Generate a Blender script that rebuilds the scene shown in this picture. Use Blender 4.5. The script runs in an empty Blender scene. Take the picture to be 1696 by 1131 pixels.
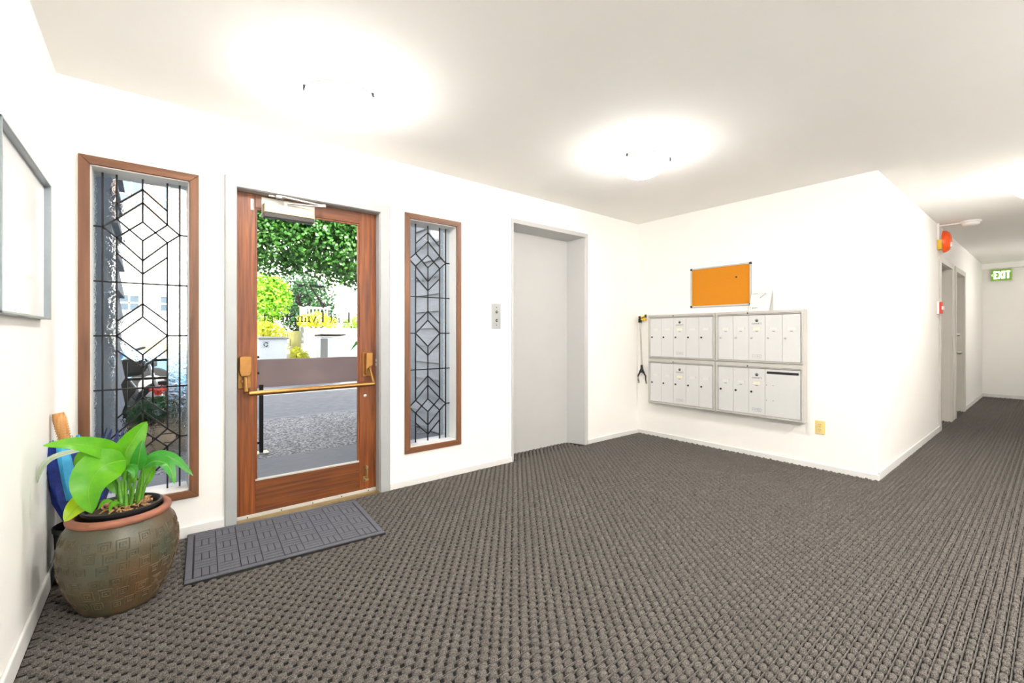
import bpy, bmesh, math, random
import numpy as np
from mathutils import Vector, Matrix

random.seed(7)
rng = np.random.default_rng(11)
S = bpy.context.scene
COL = S.collection
R = math.radians

# ------------------------------------------------------------------ camera
CAM_H, FPX, HORIZON, YAW = 1.15, 735.0, 553.7, R(39.02)
cd = bpy.data.cameras.new('camera')
cam = bpy.data.objects.new('camera', cd); COL.objects.link(cam)
cam.location = (0, 0, CAM_H)
cam.rotation_euler = (R(90), 0, -YAW)
cd.sensor_fit = 'HORIZONTAL'; cd.sensor_width = 36.0
cd.lens = 36.0 * FPX / 1696.0
cd.shift_y = (HORIZON - 565.5) / 1696.0
cd.clip_start = 0.02; cd.clip_end = 300
S.camera = cam

# ------------------------------------------------------------------ world, sun, exposure
world = bpy.data.worlds.new('sky'); S.world = world; world.use_nodes = True
wn = world.node_tree; wn.nodes.clear()
sky = wn.nodes.new('ShaderNodeTexSky'); sky.sky_type = 'NISHITA'
sky.sun_disc = False; sky.sun_elevation = R(46); sky.sun_rotation = R(170); sky.air_density = 1.0; sky.dust_density = 1.5
bg = wn.nodes.new('ShaderNodeBackground'); bg.inputs['Strength'].default_value = 0.70
wo = wn.nodes.new('ShaderNodeOutputWorld')
hs = wn.nodes.new('ShaderNodeHueSaturation'); hs.inputs['Saturation'].default_value = 0.35
wn.links.new(sky.outputs[0], hs.inputs['Color']); wn.links.new(hs.outputs[0], bg.inputs[0]); wn.links.new(bg.outputs[0], wo.inputs[0])
sl = bpy.data.lights.new('sun', 'SUN'); sl.energy = 12.0; sl.angle = R(0.6); sl.color = (1, .95, .86)
so = bpy.data.objects.new('sun', sl); COL.objects.link(so)
so.rotation_euler = Vector((-0.12, 0.70, -0.74)).to_track_quat('-Z', 'Y').to_euler()
LAMP = 42.0          # emission of the ceiling lamp glass
S.view_settings.view_transform = 'Standard'; S.view_settings.look = 'None'
S.view_settings.gamma = 1.0; S.view_settings.use_curve_mapping = False
S.view_settings.exposure = 0.52
S.cycles.diffuse_bounces = 6

# ------------------------------------------------------------------ dimensions (metres)
XL, YA, XB, YD, XE, H = -0.367, 3.102, 4.404, 0.895, 11.87, 2.433

def px(u, v, Y):
    """point of the room at depth Y (distance in front of the viewer towards the door wall) seen along a measured sight line"""
    t = (u - 848.0) / FPX
    dx = math.cos(YAW) * t + math.sin(YAW); dy = -math.sin(YAW) * t + math.cos(YAW)
    k = Y / dy
    return Vector((dx * k, Y, CAM_H - (v - HORIZON) / FPX * k))

def lin(h):
    h = h.lstrip('#'); c = [int(h[i:i + 2], 16) / 255 for i in (0, 2, 4)]
    return tuple(x / 12.92 if x <= .04045 else ((x + .055) / 1.055) ** 2.4 for x in c) + (1,)

# ------------------------------------------------------------------ materials
MATS = {}
def mat(name, col='#808080', rough=.6, metal=0., var=0., vscale=8., col2=None, bump=0., bscale=60., spec=.5,
        emit=None, estr=0., stretch=None, trans=0.):
    m = bpy.data.materials.new(name); m.use_nodes = True; MATS[name] = m
    nt = m.node_tree; b = nt.nodes['Principled BSDF']
    b.inputs['Base Color'].default_value = lin(col); b.inputs['Roughness'].default_value = rough
    b.inputs['Metallic'].default_value = metal; b.inputs['Specular IOR Level'].default_value = spec
    tc = nt.nodes.new('ShaderNodeTexCoord'); src = tc.outputs['Object']
    if stretch:
        mp = nt.nodes.new('ShaderNodeMapping'); mp.inputs['Scale'].default_value = stretch
        nt.links.new(src, mp.inputs[0]); src = mp.outputs[0]
    if col2 or var:
        n = nt.nodes.new('ShaderNodeTexNoise'); n.inputs['Scale'].default_value = vscale; n.inputs['Detail'].default_value = 6
        n.inputs['Roughness'].default_value = .65
        nt.links.new(src, n.inputs['Vector'])
        r = nt.nodes.new('ShaderNodeValToRGB'); r.color_ramp.elements[0].position = .32; r.color_ramp.elements[1].position = .68
        c = lin(col); c2 = lin(col2) if col2 else tuple(min(1, x * (1 - var)) for x in c[:3]) + (1,)
        r.color_ramp.elements[0].color = c; r.color_ramp.elements[1].color = c2
        nt.links.new(n.outputs['Fac'], r.inputs[0]); nt.links.new(r.outputs[0], b.inputs['Base Color'])
    if bump:
        n2 = nt.nodes.new('ShaderNodeTexNoise'); n2.inputs['Scale'].default_value = bscale; n2.inputs['Detail'].default_value = 4
        nt.links.new(src, n2.inputs['Vector'])
        bp = nt.nodes.new('ShaderNodeBump'); bp.inputs['Strength'].default_value = bump; bp.inputs['Distance'].default_value = .01
        nt.links.new(n2.outputs['Fac'], bp.inputs['Height']); nt.links.new(bp.outputs[0], b.inputs['Normal'])
    if emit:
        b.inputs['Emission Color'].default_value = lin(emit); b.inputs['Emission Strength'].default_value = estr
    if trans:
        tr = nt.nodes.new('ShaderNodeBsdfTranslucent'); mx = nt.nodes.new('ShaderNodeMixShader'); mx.inputs[0].default_value = trans
        cs = b.inputs['Base Color'].links
        if cs: nt.links.new(cs[0].from_socket, tr.inputs[0])
        else: tr.inputs[0].default_value = lin(col)
        nt.links.new(b.outputs[0], mx.inputs[1]); nt.links.new(tr.outputs[0], mx.inputs[2])
        nt.links.new(mx.outputs[0], nt.nodes['Material Output'].inputs[0])
    return m

def glass(name, ior=1.45, bump=0., bscale=60., tint='#ffffff', refl=.5):
    """clear pane: sees straight through, mirrors at grazing angles; textured pane: refracts over a hammered surface"""
    m = bpy.data.materials.new(name); m.use_nodes = True; nt = m.node_tree; nt.nodes.clear()
    out = nt.nodes.new('ShaderNodeOutputMaterial')
    fr = nt.nodes.new('ShaderNodeFresnel'); fr.inputs[0].default_value = ior
    gl = nt.nodes.new('ShaderNodeBsdfGlossy'); gl.inputs['Roughness'].default_value = .02
    mx = nt.nodes.new('ShaderNodeMixShader')
    if bump:
        tc = nt.nodes.new('ShaderNodeTexCoord'); no = nt.nodes.new('ShaderNodeTexNoise')
        no.inputs['Scale'].default_value = bscale; no.inputs['Detail'].default_value = 3; no.inputs['Distortion'].default_value = .6
        nt.links.new(tc.outputs['Object'], no.inputs['Vector'])
        bp = nt.nodes.new('ShaderNodeBump'); bp.inputs['Strength'].default_value = bump; bp.inputs['Distance'].default_value = .01
        nt.links.new(no.outputs['Fac'], bp.inputs['Height'])
        tr = nt.nodes.new('ShaderNodeBsdfRefraction'); tr.inputs['IOR'].default_value = 1.25; tr.inputs['Roughness'].default_value = .03
        nt.links.new(bp.outputs[0], tr.inputs['Normal']); nt.links.new(bp.outputs[0], gl.inputs['Normal']); nt.links.new(bp.outputs[0], fr.inputs['Normal'])
    else:
        tr = nt.nodes.new('ShaderNodeBsdfTransparent')
    tr.inputs[0].default_value = lin(tint)
    ml = nt.nodes.new('ShaderNodeMath'); ml.operation = 'MULTIPLY'; ml.inputs[1].default_value = refl
    nt.links.new(fr.outputs[0], ml.inputs[0]); nt.links.new(ml.outputs[0], mx.inputs[0])
    nt.links.new(tr.outputs[0], mx.inputs[1]); nt.links.new(gl.outputs[0], mx.inputs[2]); nt.links.new(mx.outputs[0], out.inputs[0])
    MATS[name] = m
    return m

def wood(name, c1, c2, c3, along='z', scale=1.0, rough=.46):
    m = bpy.data.materials.new(name); m.use_nodes = True; nt = m.node_tree; b = nt.nodes['Principled BSDF']
    b.inputs['Roughness'].default_value = rough
    tc = nt.nodes.new('ShaderNodeTexCoord'); mp = nt.nodes.new('ShaderNodeMapping')
    sc = {'x': (1.2, 26, 26), 'z': (26, 26, 1.2)}[along]
    mp.inputs['Scale'].default_value = tuple(s * scale for s in sc)
    no = nt.nodes.new('ShaderNodeTexNoise'); no.inputs['Scale'].default_value = 2.2; no.inputs['Detail'].default_value = 8; no.inputs['Distortion'].default_value = .4
    nt.links.new(tc.outputs['Object'], mp.inputs[0]); nt.links.new(mp.outputs[0], no.inputs['Vector'])
    r = nt.nodes.new('ShaderNodeValToRGB'); e = r.color_ramp.elements
    e[0].position = .3; e[0].color = lin(c1); e[1].position = .72; e[1].color = lin(c3)
    k = e.new(.5); k.color = lin(c2)
    nt.links.new(no.outputs['Fac'], r.inputs[0]); nt.links.new(r.outputs[0], b.inputs['Base Color'])
    bp = nt.nodes.new('ShaderNodeBump'); bp.inputs['Strength'].default_value = .08; bp.inputs['Distance'].default_value = .004
    nt.links.new(no.outputs['Fac'], bp.inputs['Height']); nt.links.new(bp.outputs[0], b.inputs['Normal'])
    MATS[name] = m
    return m

mat('wall_paint', '#f5f3ef', .85, var=.015, vscale=3, bump=.05, bscale=180)
mat('ceiling_paint', '#f8f7f4', .9, var=.01, vscale=3, bump=.04, bscale=160)
mat('base_paint', '#e2e1de', .5, var=.05, vscale=6)
mat('frame_paint', '#aaadad', .42, var=.06, vscale=9)
mat('elevator_paint', '#bcbcbb', .4, var=.03, vscale=5)
mat('hall_door_paint', '#cbc7c0', .45, var=.04, vscale=5)
mat('carpet_base', '#0f0d0c', .95, var=.3, vscale=120)
mat('carpet_loop', '#8e8882', .95, col2='#2e2b29', vscale=300, bump=.9, bscale=420, spec=.15)
mat('mat_fibre', '#75777f', .9, col2='#54565d', vscale=300, bump=.8, bscale=500, spec=.4)
mat('mat_rubber', '#1c1c1e', .7, var=.2, vscale=60)
wood('door_wood_v', '#522608', '#743a10', '#8f5018', 'z')
wood('door_wood_h', '#48220c', '#64330f', '#7c4416', 'x')
wood('casing_wood_v', '#54321d', '#6c4429', '#7e5335', 'z', .8, .45)
wood('casing_wood_h', '#54321d', '#6c4429', '#7e5335', 'x', .8, .45)
glass('clear_glass', refl=.16)
glass('hammered_glass', bump=.55, bscale=55, tint='#f4f7f8', refl=.08)
glass('seedy_glass', bump=.22, bscale=38, tint='#f8f9f9', refl=.08)
mat('lead', '#1b1b1c', .5, metal=.4, var=.2, vscale=40)
mat('bronze', '#a67a44', .34, metal=.85, var=.15, vscale=30)
mat('brass_worn', '#b09a6a', .35, metal=.8, var=.3, vscale=14)
mat('aluminium', '#c9c8c4', .32, metal=.8, var=.12, vscale=20)
mat('aluminium_matt', '#c0beb9', .45, metal=.12, var=.06, vscale=18)
mat('dark_steel', '#3a3a3b', .4, metal=.7, var=.1, vscale=30)
mat('closer_paint', '#cdbb8b', .4, metal=.35, var=.06, vscale=14)
mat('closer_dark', '#2b221b', .5, var=.2, vscale=14)
mat('black_plastic', '#161616', .45, var=.2, vscale=30)
mat('mail_door', '#d6d7d7', .4, metal=.15, var=.03, vscale=25, stretch=(1, 1, .2))
mat('ink', '#23241f', .7, var=.1, vscale=40)
mat('ink_grey', '#77776f', .7, var=.1, vscale=40)
mat('ink_blue', '#4d5a80', .7, var=.1, vscale=40)
mat('label_paper', '#efe9cf', .8, var=.1, vscale=60)
mat('paper', '#dededa', .8, var=.01, vscale=10)
mat('cork', '#d5880a', .9, col2='#b87206', vscale=180, bump=.5, bscale=220)
mat('ivory_plastic', '#e0c985', .4, var=.04, vscale=20)
mat('white_plastic', '#efefec', .4, var=.03, vscale=20)
mat('yellow_plastic', '#e8c11c', .4, var=.06, vscale=30)
mat('bell_orange', '#f2570f', .35, var=.12, vscale=18)
mat('bell_yellow', '#d8b02a', .45, var=.1, vscale=30)
mat('alarm_red', '#c7321f', .4, var=.08, vscale=20)
mat('lamp_glass', '#fffaf0', .3, var=.01, emit='#fffbf6', estr=LAMP)
mat('fill_lamp_glass', '#fffaf0', .3, var=.01, emit='#fffbf6', estr=LAMP * 4.4)  # stronger glow for the added fill bowls out of view
mat('exit_glow', '#f4ffe8', .4, var=.02, emit='#f2ffdc', estr=1.0)
mat('exit_green', '#6fa53a', .4, var=.15, vscale=12, emit='#8ed23f', estr=.12)
mat('exit_box', '#d9d2b0', .45, var=.08, vscale=15)
mat('case_panel', '#f6f7f8', .15, var=.01, vscale=5)
mat('case_metal', '#8b9499', .3, metal=.35, var=.08, vscale=10)
# plant
mat('leaf_green', '#6fbb18', .36, col2='#489c16', vscale=9, bump=.12, bscale=40, trans=.45)
mat('leaf_dark', '#2f7d26', .34, col2='#3f9a30', vscale=9, bump=.12, bscale=40, trans=.3)
mat('leaf_yellow', '#c3d22c', .4, col2='#9cc41f', vscale=9, trans=.45)
mat('leaf_pale', '#c9d0c0', .4, col2='#9fae98', vscale=9, trans=.2)
mat('leaf_rib', '#7fae34', .5, var=.1, vscale=30)
mat('stalk_green', '#6fae33', .4, col2='#3f7f25', vscale=14, trans=.15)
mat('soil', '#3a2a20', .95, col2='#5b4432', vscale=50, bump=.8, bscale=80)
mat('bark', '#9a6a45', .9, col2='#c49a72', vscale=60, bump=.4, bscale=120)
mat('terracotta', '#985e46', .6, col2='#764e40', vscale=7, bump=.15, bscale=120)
mat('nursery_plastic', '#17181a', .4, var=.2, vscale=20)
mat('umbrella_blue', '#1b379c', .6, col2='#101c52', vscale=46)
mat('umbrella_light', '#3fb2dd', .55, col2='#2f93c8', vscale=12)
mat('umbrella_navy', '#16224a', .65, col2='#23356b', vscale=40)
mat('black_fabric', '#101114', .85, var=.3, vscale=40, bump=.3, bscale=200)
wood('handle_wood', '#a8733c', '#c48e52', '#d8a768', 'z', 1.4, .45)
# outdoors
mat('concrete', '#7f8082', .9, col2='#6b6d70', vscale=6, bump=.3, bscale=160, stretch=(1, 12, 1))
mat('asphalt', '#77787a', .95, col2='#636567', vscale=9, bump=.4, bscale=200)
mat('render_white', '#f2efe8', .9, var=.05, vscale=4)
mat('pale_stone', '#e2d9c6', .9, var=.12, vscale=6, bump=.3, bscale=40)
mat('bin_white', '#eef0ee', .5, var=.05, vscale=8)
mat('bin_grey', '#8e8c86', .5, var=.1, vscale=8)
mat('board_mauve', '#a58f8c', .7, var=.12, vscale=4, bump=.1, bscale=50)
mat('rail_black', '#121214', .4, metal=.3, var=.2, vscale=20)
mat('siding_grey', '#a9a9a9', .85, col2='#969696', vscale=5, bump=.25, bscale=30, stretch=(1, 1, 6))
mat('siding_shaded', '#8a919c', .85, col2='#757c88', vscale=6, bump=.25, bscale=30)  # same siding as on the right, with shade put into the colour
mat('tree_leaf', '#4c8230', .38, col2='#2f6224', vscale=2.2, trans=.3)
mat('bush_leaf', '#9ccc33', .5, col2='#6fae22', vscale=3, trans=.35)
mat('bush_dark_leaf', '#2f5f2e', .5, col2='#1f4424', vscale=3, trans=.2)
mat('yellow_flower', '#e2dc34', .6, col2='#c6cc3a', vscale=6, trans=.3)
mat('red_flower', '#d23a1f', .6, col2='#b0261a', vscale=9, trans=.2)
mat('trunk', '#5a4a3c', .95, col2='#3d3129', vscale=8, bump=.5, bscale=20)
mat('earth', '#b9ab7a', .95, col2='#98a05a', vscale=3)
mat('car_blue', '#6fa6d0', .25, metal=.2, var=.03, vscale=5)
mat('car_glass', '#1f3c52', .08, var=.1, vscale=5)
mat('tyre', '#1b1b1c', .8, var=.2, vscale=20)
mat('bench_wood', '#b3a38c', .8, col2='#94846c', vscale=12)
mat('window_dark', '#4d5a63', .15, var=.2, vscale=2)

def brick_mat():
    m = bpy.data.materials.new('far_brick'); m.use_nodes = True; nt = m.node_tree; b = nt.nodes['Principled BSDF']
    tc = nt.nodes.new('ShaderNodeTexCoord'); mp = nt.nodes.new('ShaderNodeMapping'); mp.inputs['Rotation'].default_value = (R(90), 0, 0)
    br = nt.nodes.new('ShaderNodeTexBrick'); br.inputs['Scale'].default_value = 2.2
    br.inputs['Color1'].default_value = lin('#d9a98c'); br.inputs['Color2'].default_value = lin('#c98f72'); br.inputs['Mortar'].default_value = lin('#efe6da')
    nt.links.new(tc.outputs['Object'], mp.inputs[0]); nt.links.new(mp.outputs[0], br.inputs['Vector']); nt.links.new(br.outputs[0], b.inputs['Base Color'])
    b.inputs['Roughness'].default_value = .9; MATS['far_brick'] = m
brick_mat()

def aggregate_mat():
    m = bpy.data.materials.new('aggregate'); m.use_nodes = True; nt = m.node_tree; b = nt.nodes['Principled BSDF']
    tc = nt.nodes.new('ShaderNodeTexCoord'); v = nt.nodes.new('ShaderNodeTexVoronoi'); v.inputs['Scale'].default_value = 55
    nt.links.new(tc.outputs['Object'], v.inputs['Vector'])
    r = nt.nodes.new('ShaderNodeValToRGB'); r.color_ramp.elements[0].color = lin('#4a4b4d'); r.color_ramp.elements[1].color = lin('#a9a9a6')
    r.color_ramp.elements[0].position = .25; r.color_ramp.elements[1].position = .95
    nt.links.new(v.outputs['Color'], r.inputs[0]); nt.links.new(r.outputs[0], b.inputs['Base Color'])
    bp = nt.nodes.new('ShaderNodeBump'); bp.inputs['Strength'].default_value = .4; bp.inputs['Distance'].default_value = .01
    nt.links.new(v.outputs['Distance'], bp.inputs['Height']); nt.links.new(bp.outputs[0], b.inputs['Normal'])
    b.inputs['Roughness'].default_value = .85; MATS['aggregate'] = m
aggregate_mat()

def glaze_mat():
    m = bpy.data.materials.new('pot_glaze'); m.use_nodes = True; nt = m.node_tree; b = nt.nodes['Principled BSDF']
    tc = nt.nodes.new('ShaderNodeTexCoord'); n = nt.nodes.new('ShaderNodeTexNoise'); n.inputs['Scale'].default_value = 5; n.inputs['Detail'].default_value = 7
    nt.links.new(tc.outputs['Object'], n.inputs['Vector'])
    r = nt.nodes.new('ShaderNodeValToRGB'); e = r.color_ramp.elements
    e[0].position = .32; e[0].color = lin('#3e4a3e'); e[1].position = .7; e[1].color = lin('#5f462e'); k = e.new(.5); k.color = lin('#504733')
    nt.links.new(n.outputs['Fac'], r.inputs[0]); nt.links.new(r.outputs[0], b.inputs['Base Color']); b.inputs['Roughness'].default_value = .36
    n2 = nt.nodes.new('ShaderNodeTexNoise'); n2.inputs['Scale'].default_value = 140; nt.links.new(tc.outputs['Object'], n2.inputs['Vector'])
    bp = nt.nodes.new('ShaderNodeBump'); bp.inputs['Strength'].default_value = .25; bp.inputs['Distance'].default_value = .004
    nt.links.new(n2.outputs['Fac'], bp.inputs['Height']); nt.links.new(bp.outputs[0], b.inputs['Normal']); MATS['pot_glaze'] = m
glaze_mat()

# ------------------------------------------------------------------ mesh builder
class MB:
    def __init__(s): s.v = []; s.f = []; s.mi = []; s.slot = 0
    def add(s, vs, fs):
        o = len(s.v); s.v += [tuple(p) for p in vs]
        for f in fs: s.f.append([o + i for i in f]); s.mi.append(s.slot)
        return s
    def box(s, x0, x1, y0, y1, z0, z1):
        return s.add([(x0, y0, z0), (x1, y0, z0), (x1, y1, z0), (x0, y1, z0), (x0, y0, z1), (x1, y0, z1), (x1, y1, z1), (x0, y1, z1)],
                     [(0, 3, 2, 1), (4, 5, 6, 7), (0, 1, 5, 4), (1, 2, 6, 5), (2, 3, 7, 6), (3, 0, 4, 7)])
    def prism(s, poly, axis, a, b):
        """poly: list of 2-D points (the two other axes in order), extruded along axis from a to b"""
        n = len(poly)
        def P(p, t):
            q = list(p); q.insert(axis, t); return q
        vs = [P(p, a) for p in poly] + [P(p, b) for p in poly]
        fs = [tuple(range(n))[::-1], tuple(range(n, 2 * n))] + [(i, (i + 1) % n, n + (i + 1) % n, n + i) for i in range(n)]
        return s.add(vs, fs)
    def tube(s, pts, r, n=8, caps=True):
        pts = [Vector(p) for p in pts]; rs = r if isinstance(r, (list, tuple)) else [r] * len(pts)
        vs = []; up = Vector((0, 0, 1))
        for i, p in enumerate(pts):
            t = (pts[min(i + 1, len(pts) - 1)] - pts[max(i - 1, 0)]).normalized()
            a = t.cross(up)
            if a.length < .05: a = t.cross(Vector((0, 1, 0)))
            a.normalize(); b = t.cross(a)
            for k in range(n):
                th = 2 * math.pi * k / n; vs.append(p + (a * math.cos(th) + b * math.sin(th)) * rs[i])
        fs = []
        for i in range(len(pts) - 1):
            for k in range(n):
                fs.append((i * n + k, i * n + (k + 1) % n, (i + 1) * n + (k + 1) % n, (i + 1) * n + k))
        if caps: fs += [tuple(range(n))[::-1], tuple(range((len(pts) - 1) * n, len(pts) * n))]
        return s.add(vs, fs)
    def bar(s, p0, p1, w, h, up=(0, 0, 1)):
        p0, p1, up = Vector(p0), Vector(p1), Vector(up); t = (p1 - p0).normalized()
        a = t.cross(up)
        if a.length < .01: a = t.cross(Vector((1, 0, 0)))
        a.normalize(); b = a.cross(t); vs = []
        for p in (p0, p1):
            for sa, sb in ((-1, -1), (1, -1), (1, 1), (-1, 1)): vs.append(p + a * sa * w / 2 + b * sb * h / 2)
        return s.add(vs, [(0, 1, 2, 3), (7, 6, 5, 4), (0, 4, 5, 1), (1, 5, 6, 2), (2, 6, 7, 3), (3, 7, 4, 0)])
    def lathe(s, prof, c=(0, 0, 0), n=32, axis=2, closed=False):
        """prof: list of (radius, height) along axis"""
        vs = []; c = Vector(c)
        for r, h in prof:
            for k in range(n):
                th = 2 * math.pi * k / n; d = [r * math.cos(th), r * math.sin(th)]; d.insert(axis, h); vs.append(c + Vector(d))
        fs = []; m = len(prof)
        for i in range(m - 1 if not closed else m):
            j = (i + 1) % m
            for k in range(n): fs.append((i * n + k, i * n + (k + 1) % n, j * n + (k + 1) % n, j * n + k))
        if not closed:
            if prof[0][0] > 1e-6: fs.append(tuple(range(n))[::-1])
            if prof[-1][0] > 1e-6: fs.append(tuple(range((m - 1) * n, m * n)))
        return s.add(vs, fs)
    def quad(s, a, b, c, d): return s.add([a, b, c, d], [(0, 1, 2, 3)])
    def build(s, name, m, parent=None, smooth=False, bevel=0., kind=None, solid=0.):
        me = bpy.data.meshes.new(name); me.from_pydata(s.v, [], s.f)
        for k in (m if isinstance(m, (list, tuple)) else [m]): me.materials.append(MATS[k])
        if any(s.mi): me.polygons.foreach_set('material_index', s.mi)
        bm = bmesh.new(); bm.from_mesh(me); bmesh.ops.recalc_face_normals(bm, faces=bm.faces); bm.to_mesh(me); bm.free()
        if smooth: me.polygons.foreach_set('use_smooth', [True] * len(me.polygons))
        o = bpy.data.objects.new(name, me); COL.objects.link(o)
        if parent is not None: attach(o, parent)
        if kind: o['kind'] = kind
        if bevel:
            b = o.modifiers.new('bevel', 'BEVEL'); b.width = bevel; b.segments = 2; b.limit_method = 'ANGLE'; b.angle_limit = R(40)
        if solid:
            k = o.modifiers.new('solidify', 'SOLIDIFY'); k.thickness = solid; k.offset = 0
        if smooth and bevel == 0 and hasattr(me, 'set_sharp_from_angle'): me.set_sharp_from_angle(angle=R(50))
        return o

def world_loc(o):
    p = Vector((0, 0, 0))
    while o is not None: p += o.location; o = o.parent
    return p
def attach(o, parent):
    """parent keeping world coordinates: our roots are only ever translated (or rotated after building)"""
    o.parent = parent
    if o.location.length < 1e-9: o.matrix_parent_inverse = Matrix.Translation(-world_loc_inv(parent))
def world_loc_inv(parent):
    p = Vector((0, 0, 0)); q = parent
    while q is not None:
        p += q.location
        if q.parent is not None: p += q.matrix_parent_inverse.translation
        q = q.parent
    return p
def tag(o, label=None, cat=None, group=None, kind=None):
    if label: o['label'] = label
    if cat: o['category'] = cat
    if group: o['group'] = group
    if kind: o['kind'] = kind
    return o
def empty(name, loc=(0, 0, 0), **k):
    o = bpy.data.objects.new(name, None); COL.objects.link(o); o.location = loc; o.empty_display_size = .05
    return tag(o, **k)
def child(name, src, parent, loc=(0, 0, 0), rot=None):
    """a part that shares mesh data, at loc in its parent's frame"""
    o = bpy.data.objects.new(name, src); COL.objects.link(o); o.parent = parent; o.location = loc
    if rot: o.rotation_euler = rot
    return o
def copy_tree(o, parent=None):
    c = o.copy(); COL.objects.link(c); c.parent = parent
    if parent is not None: c.matrix_parent_inverse = o.matrix_parent_inverse.copy()
    for ch in list(o.children): copy_tree(ch, c)
    return c
def mesh_of(b, name, m, smooth=False):
    o = b.build(name, m, smooth=smooth); me = o.data; bpy.data.objects.remove(o); return me

def ribbon(mb, pts, ws, put, depth):
    """flat stroke of varying width; put maps (x, y, d) to space"""
    n = len(pts)
    if not isinstance(ws, (list, tuple)): ws = [ws] * n
    L, Rr = [], []
    for i in range(n):
        a = Vector(pts[max(i - 1, 0)]); b = Vector(pts[min(i + 1, n - 1)]); t = (b - a).normalized(); q = Vector((-t.y, t.x)) * ws[i] / 2
        p = Vector(pts[i]); L.append(p + q); Rr.append(p - q)
    for i in range(n - 1):
        c = [L[i], L[i + 1], Rr[i + 1], Rr[i]]
        vs = [put(p.x, p.y, 0) for p in c] + [put(p.x, p.y, depth) for p in c]
        mb.add(vs, [(0, 1, 2, 3), (7, 6, 5, 4), (0, 4, 5, 1), (1, 5, 6, 2), (2, 6, 7, 3), (3, 7, 4, 0)])

def arc(cx, cy, rx, ry, a0, a1, n=12):
    return [(cx + rx * math.cos(R(a0 + (a1 - a0) * i / n)), cy + ry * math.sin(R(a0 + (a1 - a0) * i / n))) for i in range(n + 1)]

def text_verts(txt, size, spacing=1.0):
    cu = bpy.data.curves.new('t', 'FONT'); cu.body = txt; cu.size = size; cu.extrude = 0; cu.space_character = spacing
    cu.align_x = 'CENTER'; cu.align_y = 'CENTER'; cu.resolution_u = 2
    ob = bpy.data.objects.new('t', cu); COL.objects.link(ob)
    dg = bpy.context.evaluated_depsgraph_get(); me = bpy.data.meshes.new_from_object(ob.evaluated_get(dg))
    v = [tuple(x.co) for x in me.vertices]; f = [list(p.vertices) for p in me.polygons]
    bpy.data.objects.remove(ob); bpy.data.meshes.remove(me)
    return v, f
def wall_text(mb, txt, size, y, z, x, bold=1.0):
    """lettering on a face that looks towards -X: text runs towards -Y"""
    v, f = text_verts(txt, size)
    mb.add([(x, y - a * bold, z + b) for a, b, _ in v], f)

# ================================================================== ROOM SHELL
fl = MB().box(XL - .3, XE + .3, -2.3, YA + .2, -.12, 0).build('floor', 'carpet_base', kind='structure')
tag(fl, 'dark carpeted floor of the lobby and hall')

# basket woven carpet: each loop a low pillow, rows along the door wall
def carpet(y0, y1):
    pX, pY = .048, .0292
    P = []
    for j in range(int(math.ceil(y0 / pY)), int(y1 / pY) + 1):
        y = j * pY
        for x0, x1 in ([(XL, XE)] if y < YD - .012 else [(XL, XB), (7.28, 8.115), (8.488, 9.333)] if y < YD + .08 else [(XL, XB)] if y < YA - .016 else [(2.53, 3.42)]):
            i0 = math.ceil((x0 + .02) / pX); i1 = int((x1 - .015) / pX)
            xs = (np.arange(i0, i1 + 1) + (j % 2) * .5) * pX; xs = xs[xs < x1 - .01]; P.append(np.stack([xs, np.full_like(xs, y)], 1))
    P = np.concatenate(P); n = len(P)
    P = P + rng.normal(0, .0012, P.shape)
    th = np.linspace(0, 2 * np.pi, 8, endpoint=False)
    a, b = .0182, .0117
    ex = np.sign(np.cos(th)) * np.abs(np.cos(th)) ** .7; ey = np.sign(np.sin(th)) * np.abs(np.sin(th)) ** .7
    rings = [(1., .0), (.90, .0085), (.52, .0124)]
    T = np.concatenate([np.stack([ex * a * s, ey * b * s, np.full(8, h)], 1) for s, h in rings] + [np.array([[0, 0, .0134]])])
    # the yarn rises towards one end, as woven loops do
    T[:, 2] += np.clip(T[:, 0] / a, -1, 1) * .0026 * (T[:, 2] > .001)
    hs = rng.uniform(.82, 1.15, n)
    V = np.repeat(T[None], n, 0); V[:, :, 2] *= hs[:, None]; V[:, :, :2] += P[:, None, :]; V[:, :, 2] += .0005
    F = []
    for r in range(2):
        for k in range(8): F.append((r * 8 + k, r * 8 + (k + 1) % 8, (r + 1) * 8 + (k + 1) % 8, (r + 1) * 8 + k))
    T3 = [(16 + k, 16 + (k + 1) % 8, 24) for k in range(8)]
    nv = T.shape[0]; off = (np.arange(n) * nv)[:, None, None]
    q = (np.array(F)[None] + off).reshape(-1, 4); t = (np.array(T3)[None] + off).reshape(-1, 3)
    me = bpy.data.meshes.new('carpet_loops'); me.vertices.add(n * nv); me.vertices.foreach_set('co', V.reshape(-1))
    loops = np.concatenate([q.reshape(-1), t.reshape(-1)]); me.loops.add(len(loops)); me.loops.foreach_set('vertex_index', loops)
    tot = np.concatenate([np.full(len(q), 4), np.full(len(t), 3)]); st = np.concatenate([[0], np.cumsum(tot)[:-1]])
    me.polygons.add(len(tot)); me.polygons.foreach_set('loop_start', st); me.polygons.foreach_set('loop_total', tot)
    me.polygons.foreach_set('use_smooth', np.ones(len(tot), bool)); me.update(calc_edges=True); me.validate()
    me.materials.append(MATS['carpet_loop'])
    o = bpy.data.objects.new('carpet_loops', me); COL.objects.link(o); o.parent = fl; o['kind'] = 'stuff'
carpet(-.76, YA + .185)
cm = MB(); yc_ = -.76
for j in range(-26, 107):
    y = (j + .5) * .0292
    xa, xb = (XL, XE) if y < YD - .014 else (XL, XB) if y < YA - .016 else (2.54, 3.41)
    if y < YA + .18: cm.prism([(y - .0026, .001), (y - .0016, .0085), (y + .0016, .0085), (y + .0026, .001)], 0, xa + .014, xb - .014)
o = cm.build('carpet_cords', 'carpet_loop', fl); o['kind'] = 'stuff'

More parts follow.
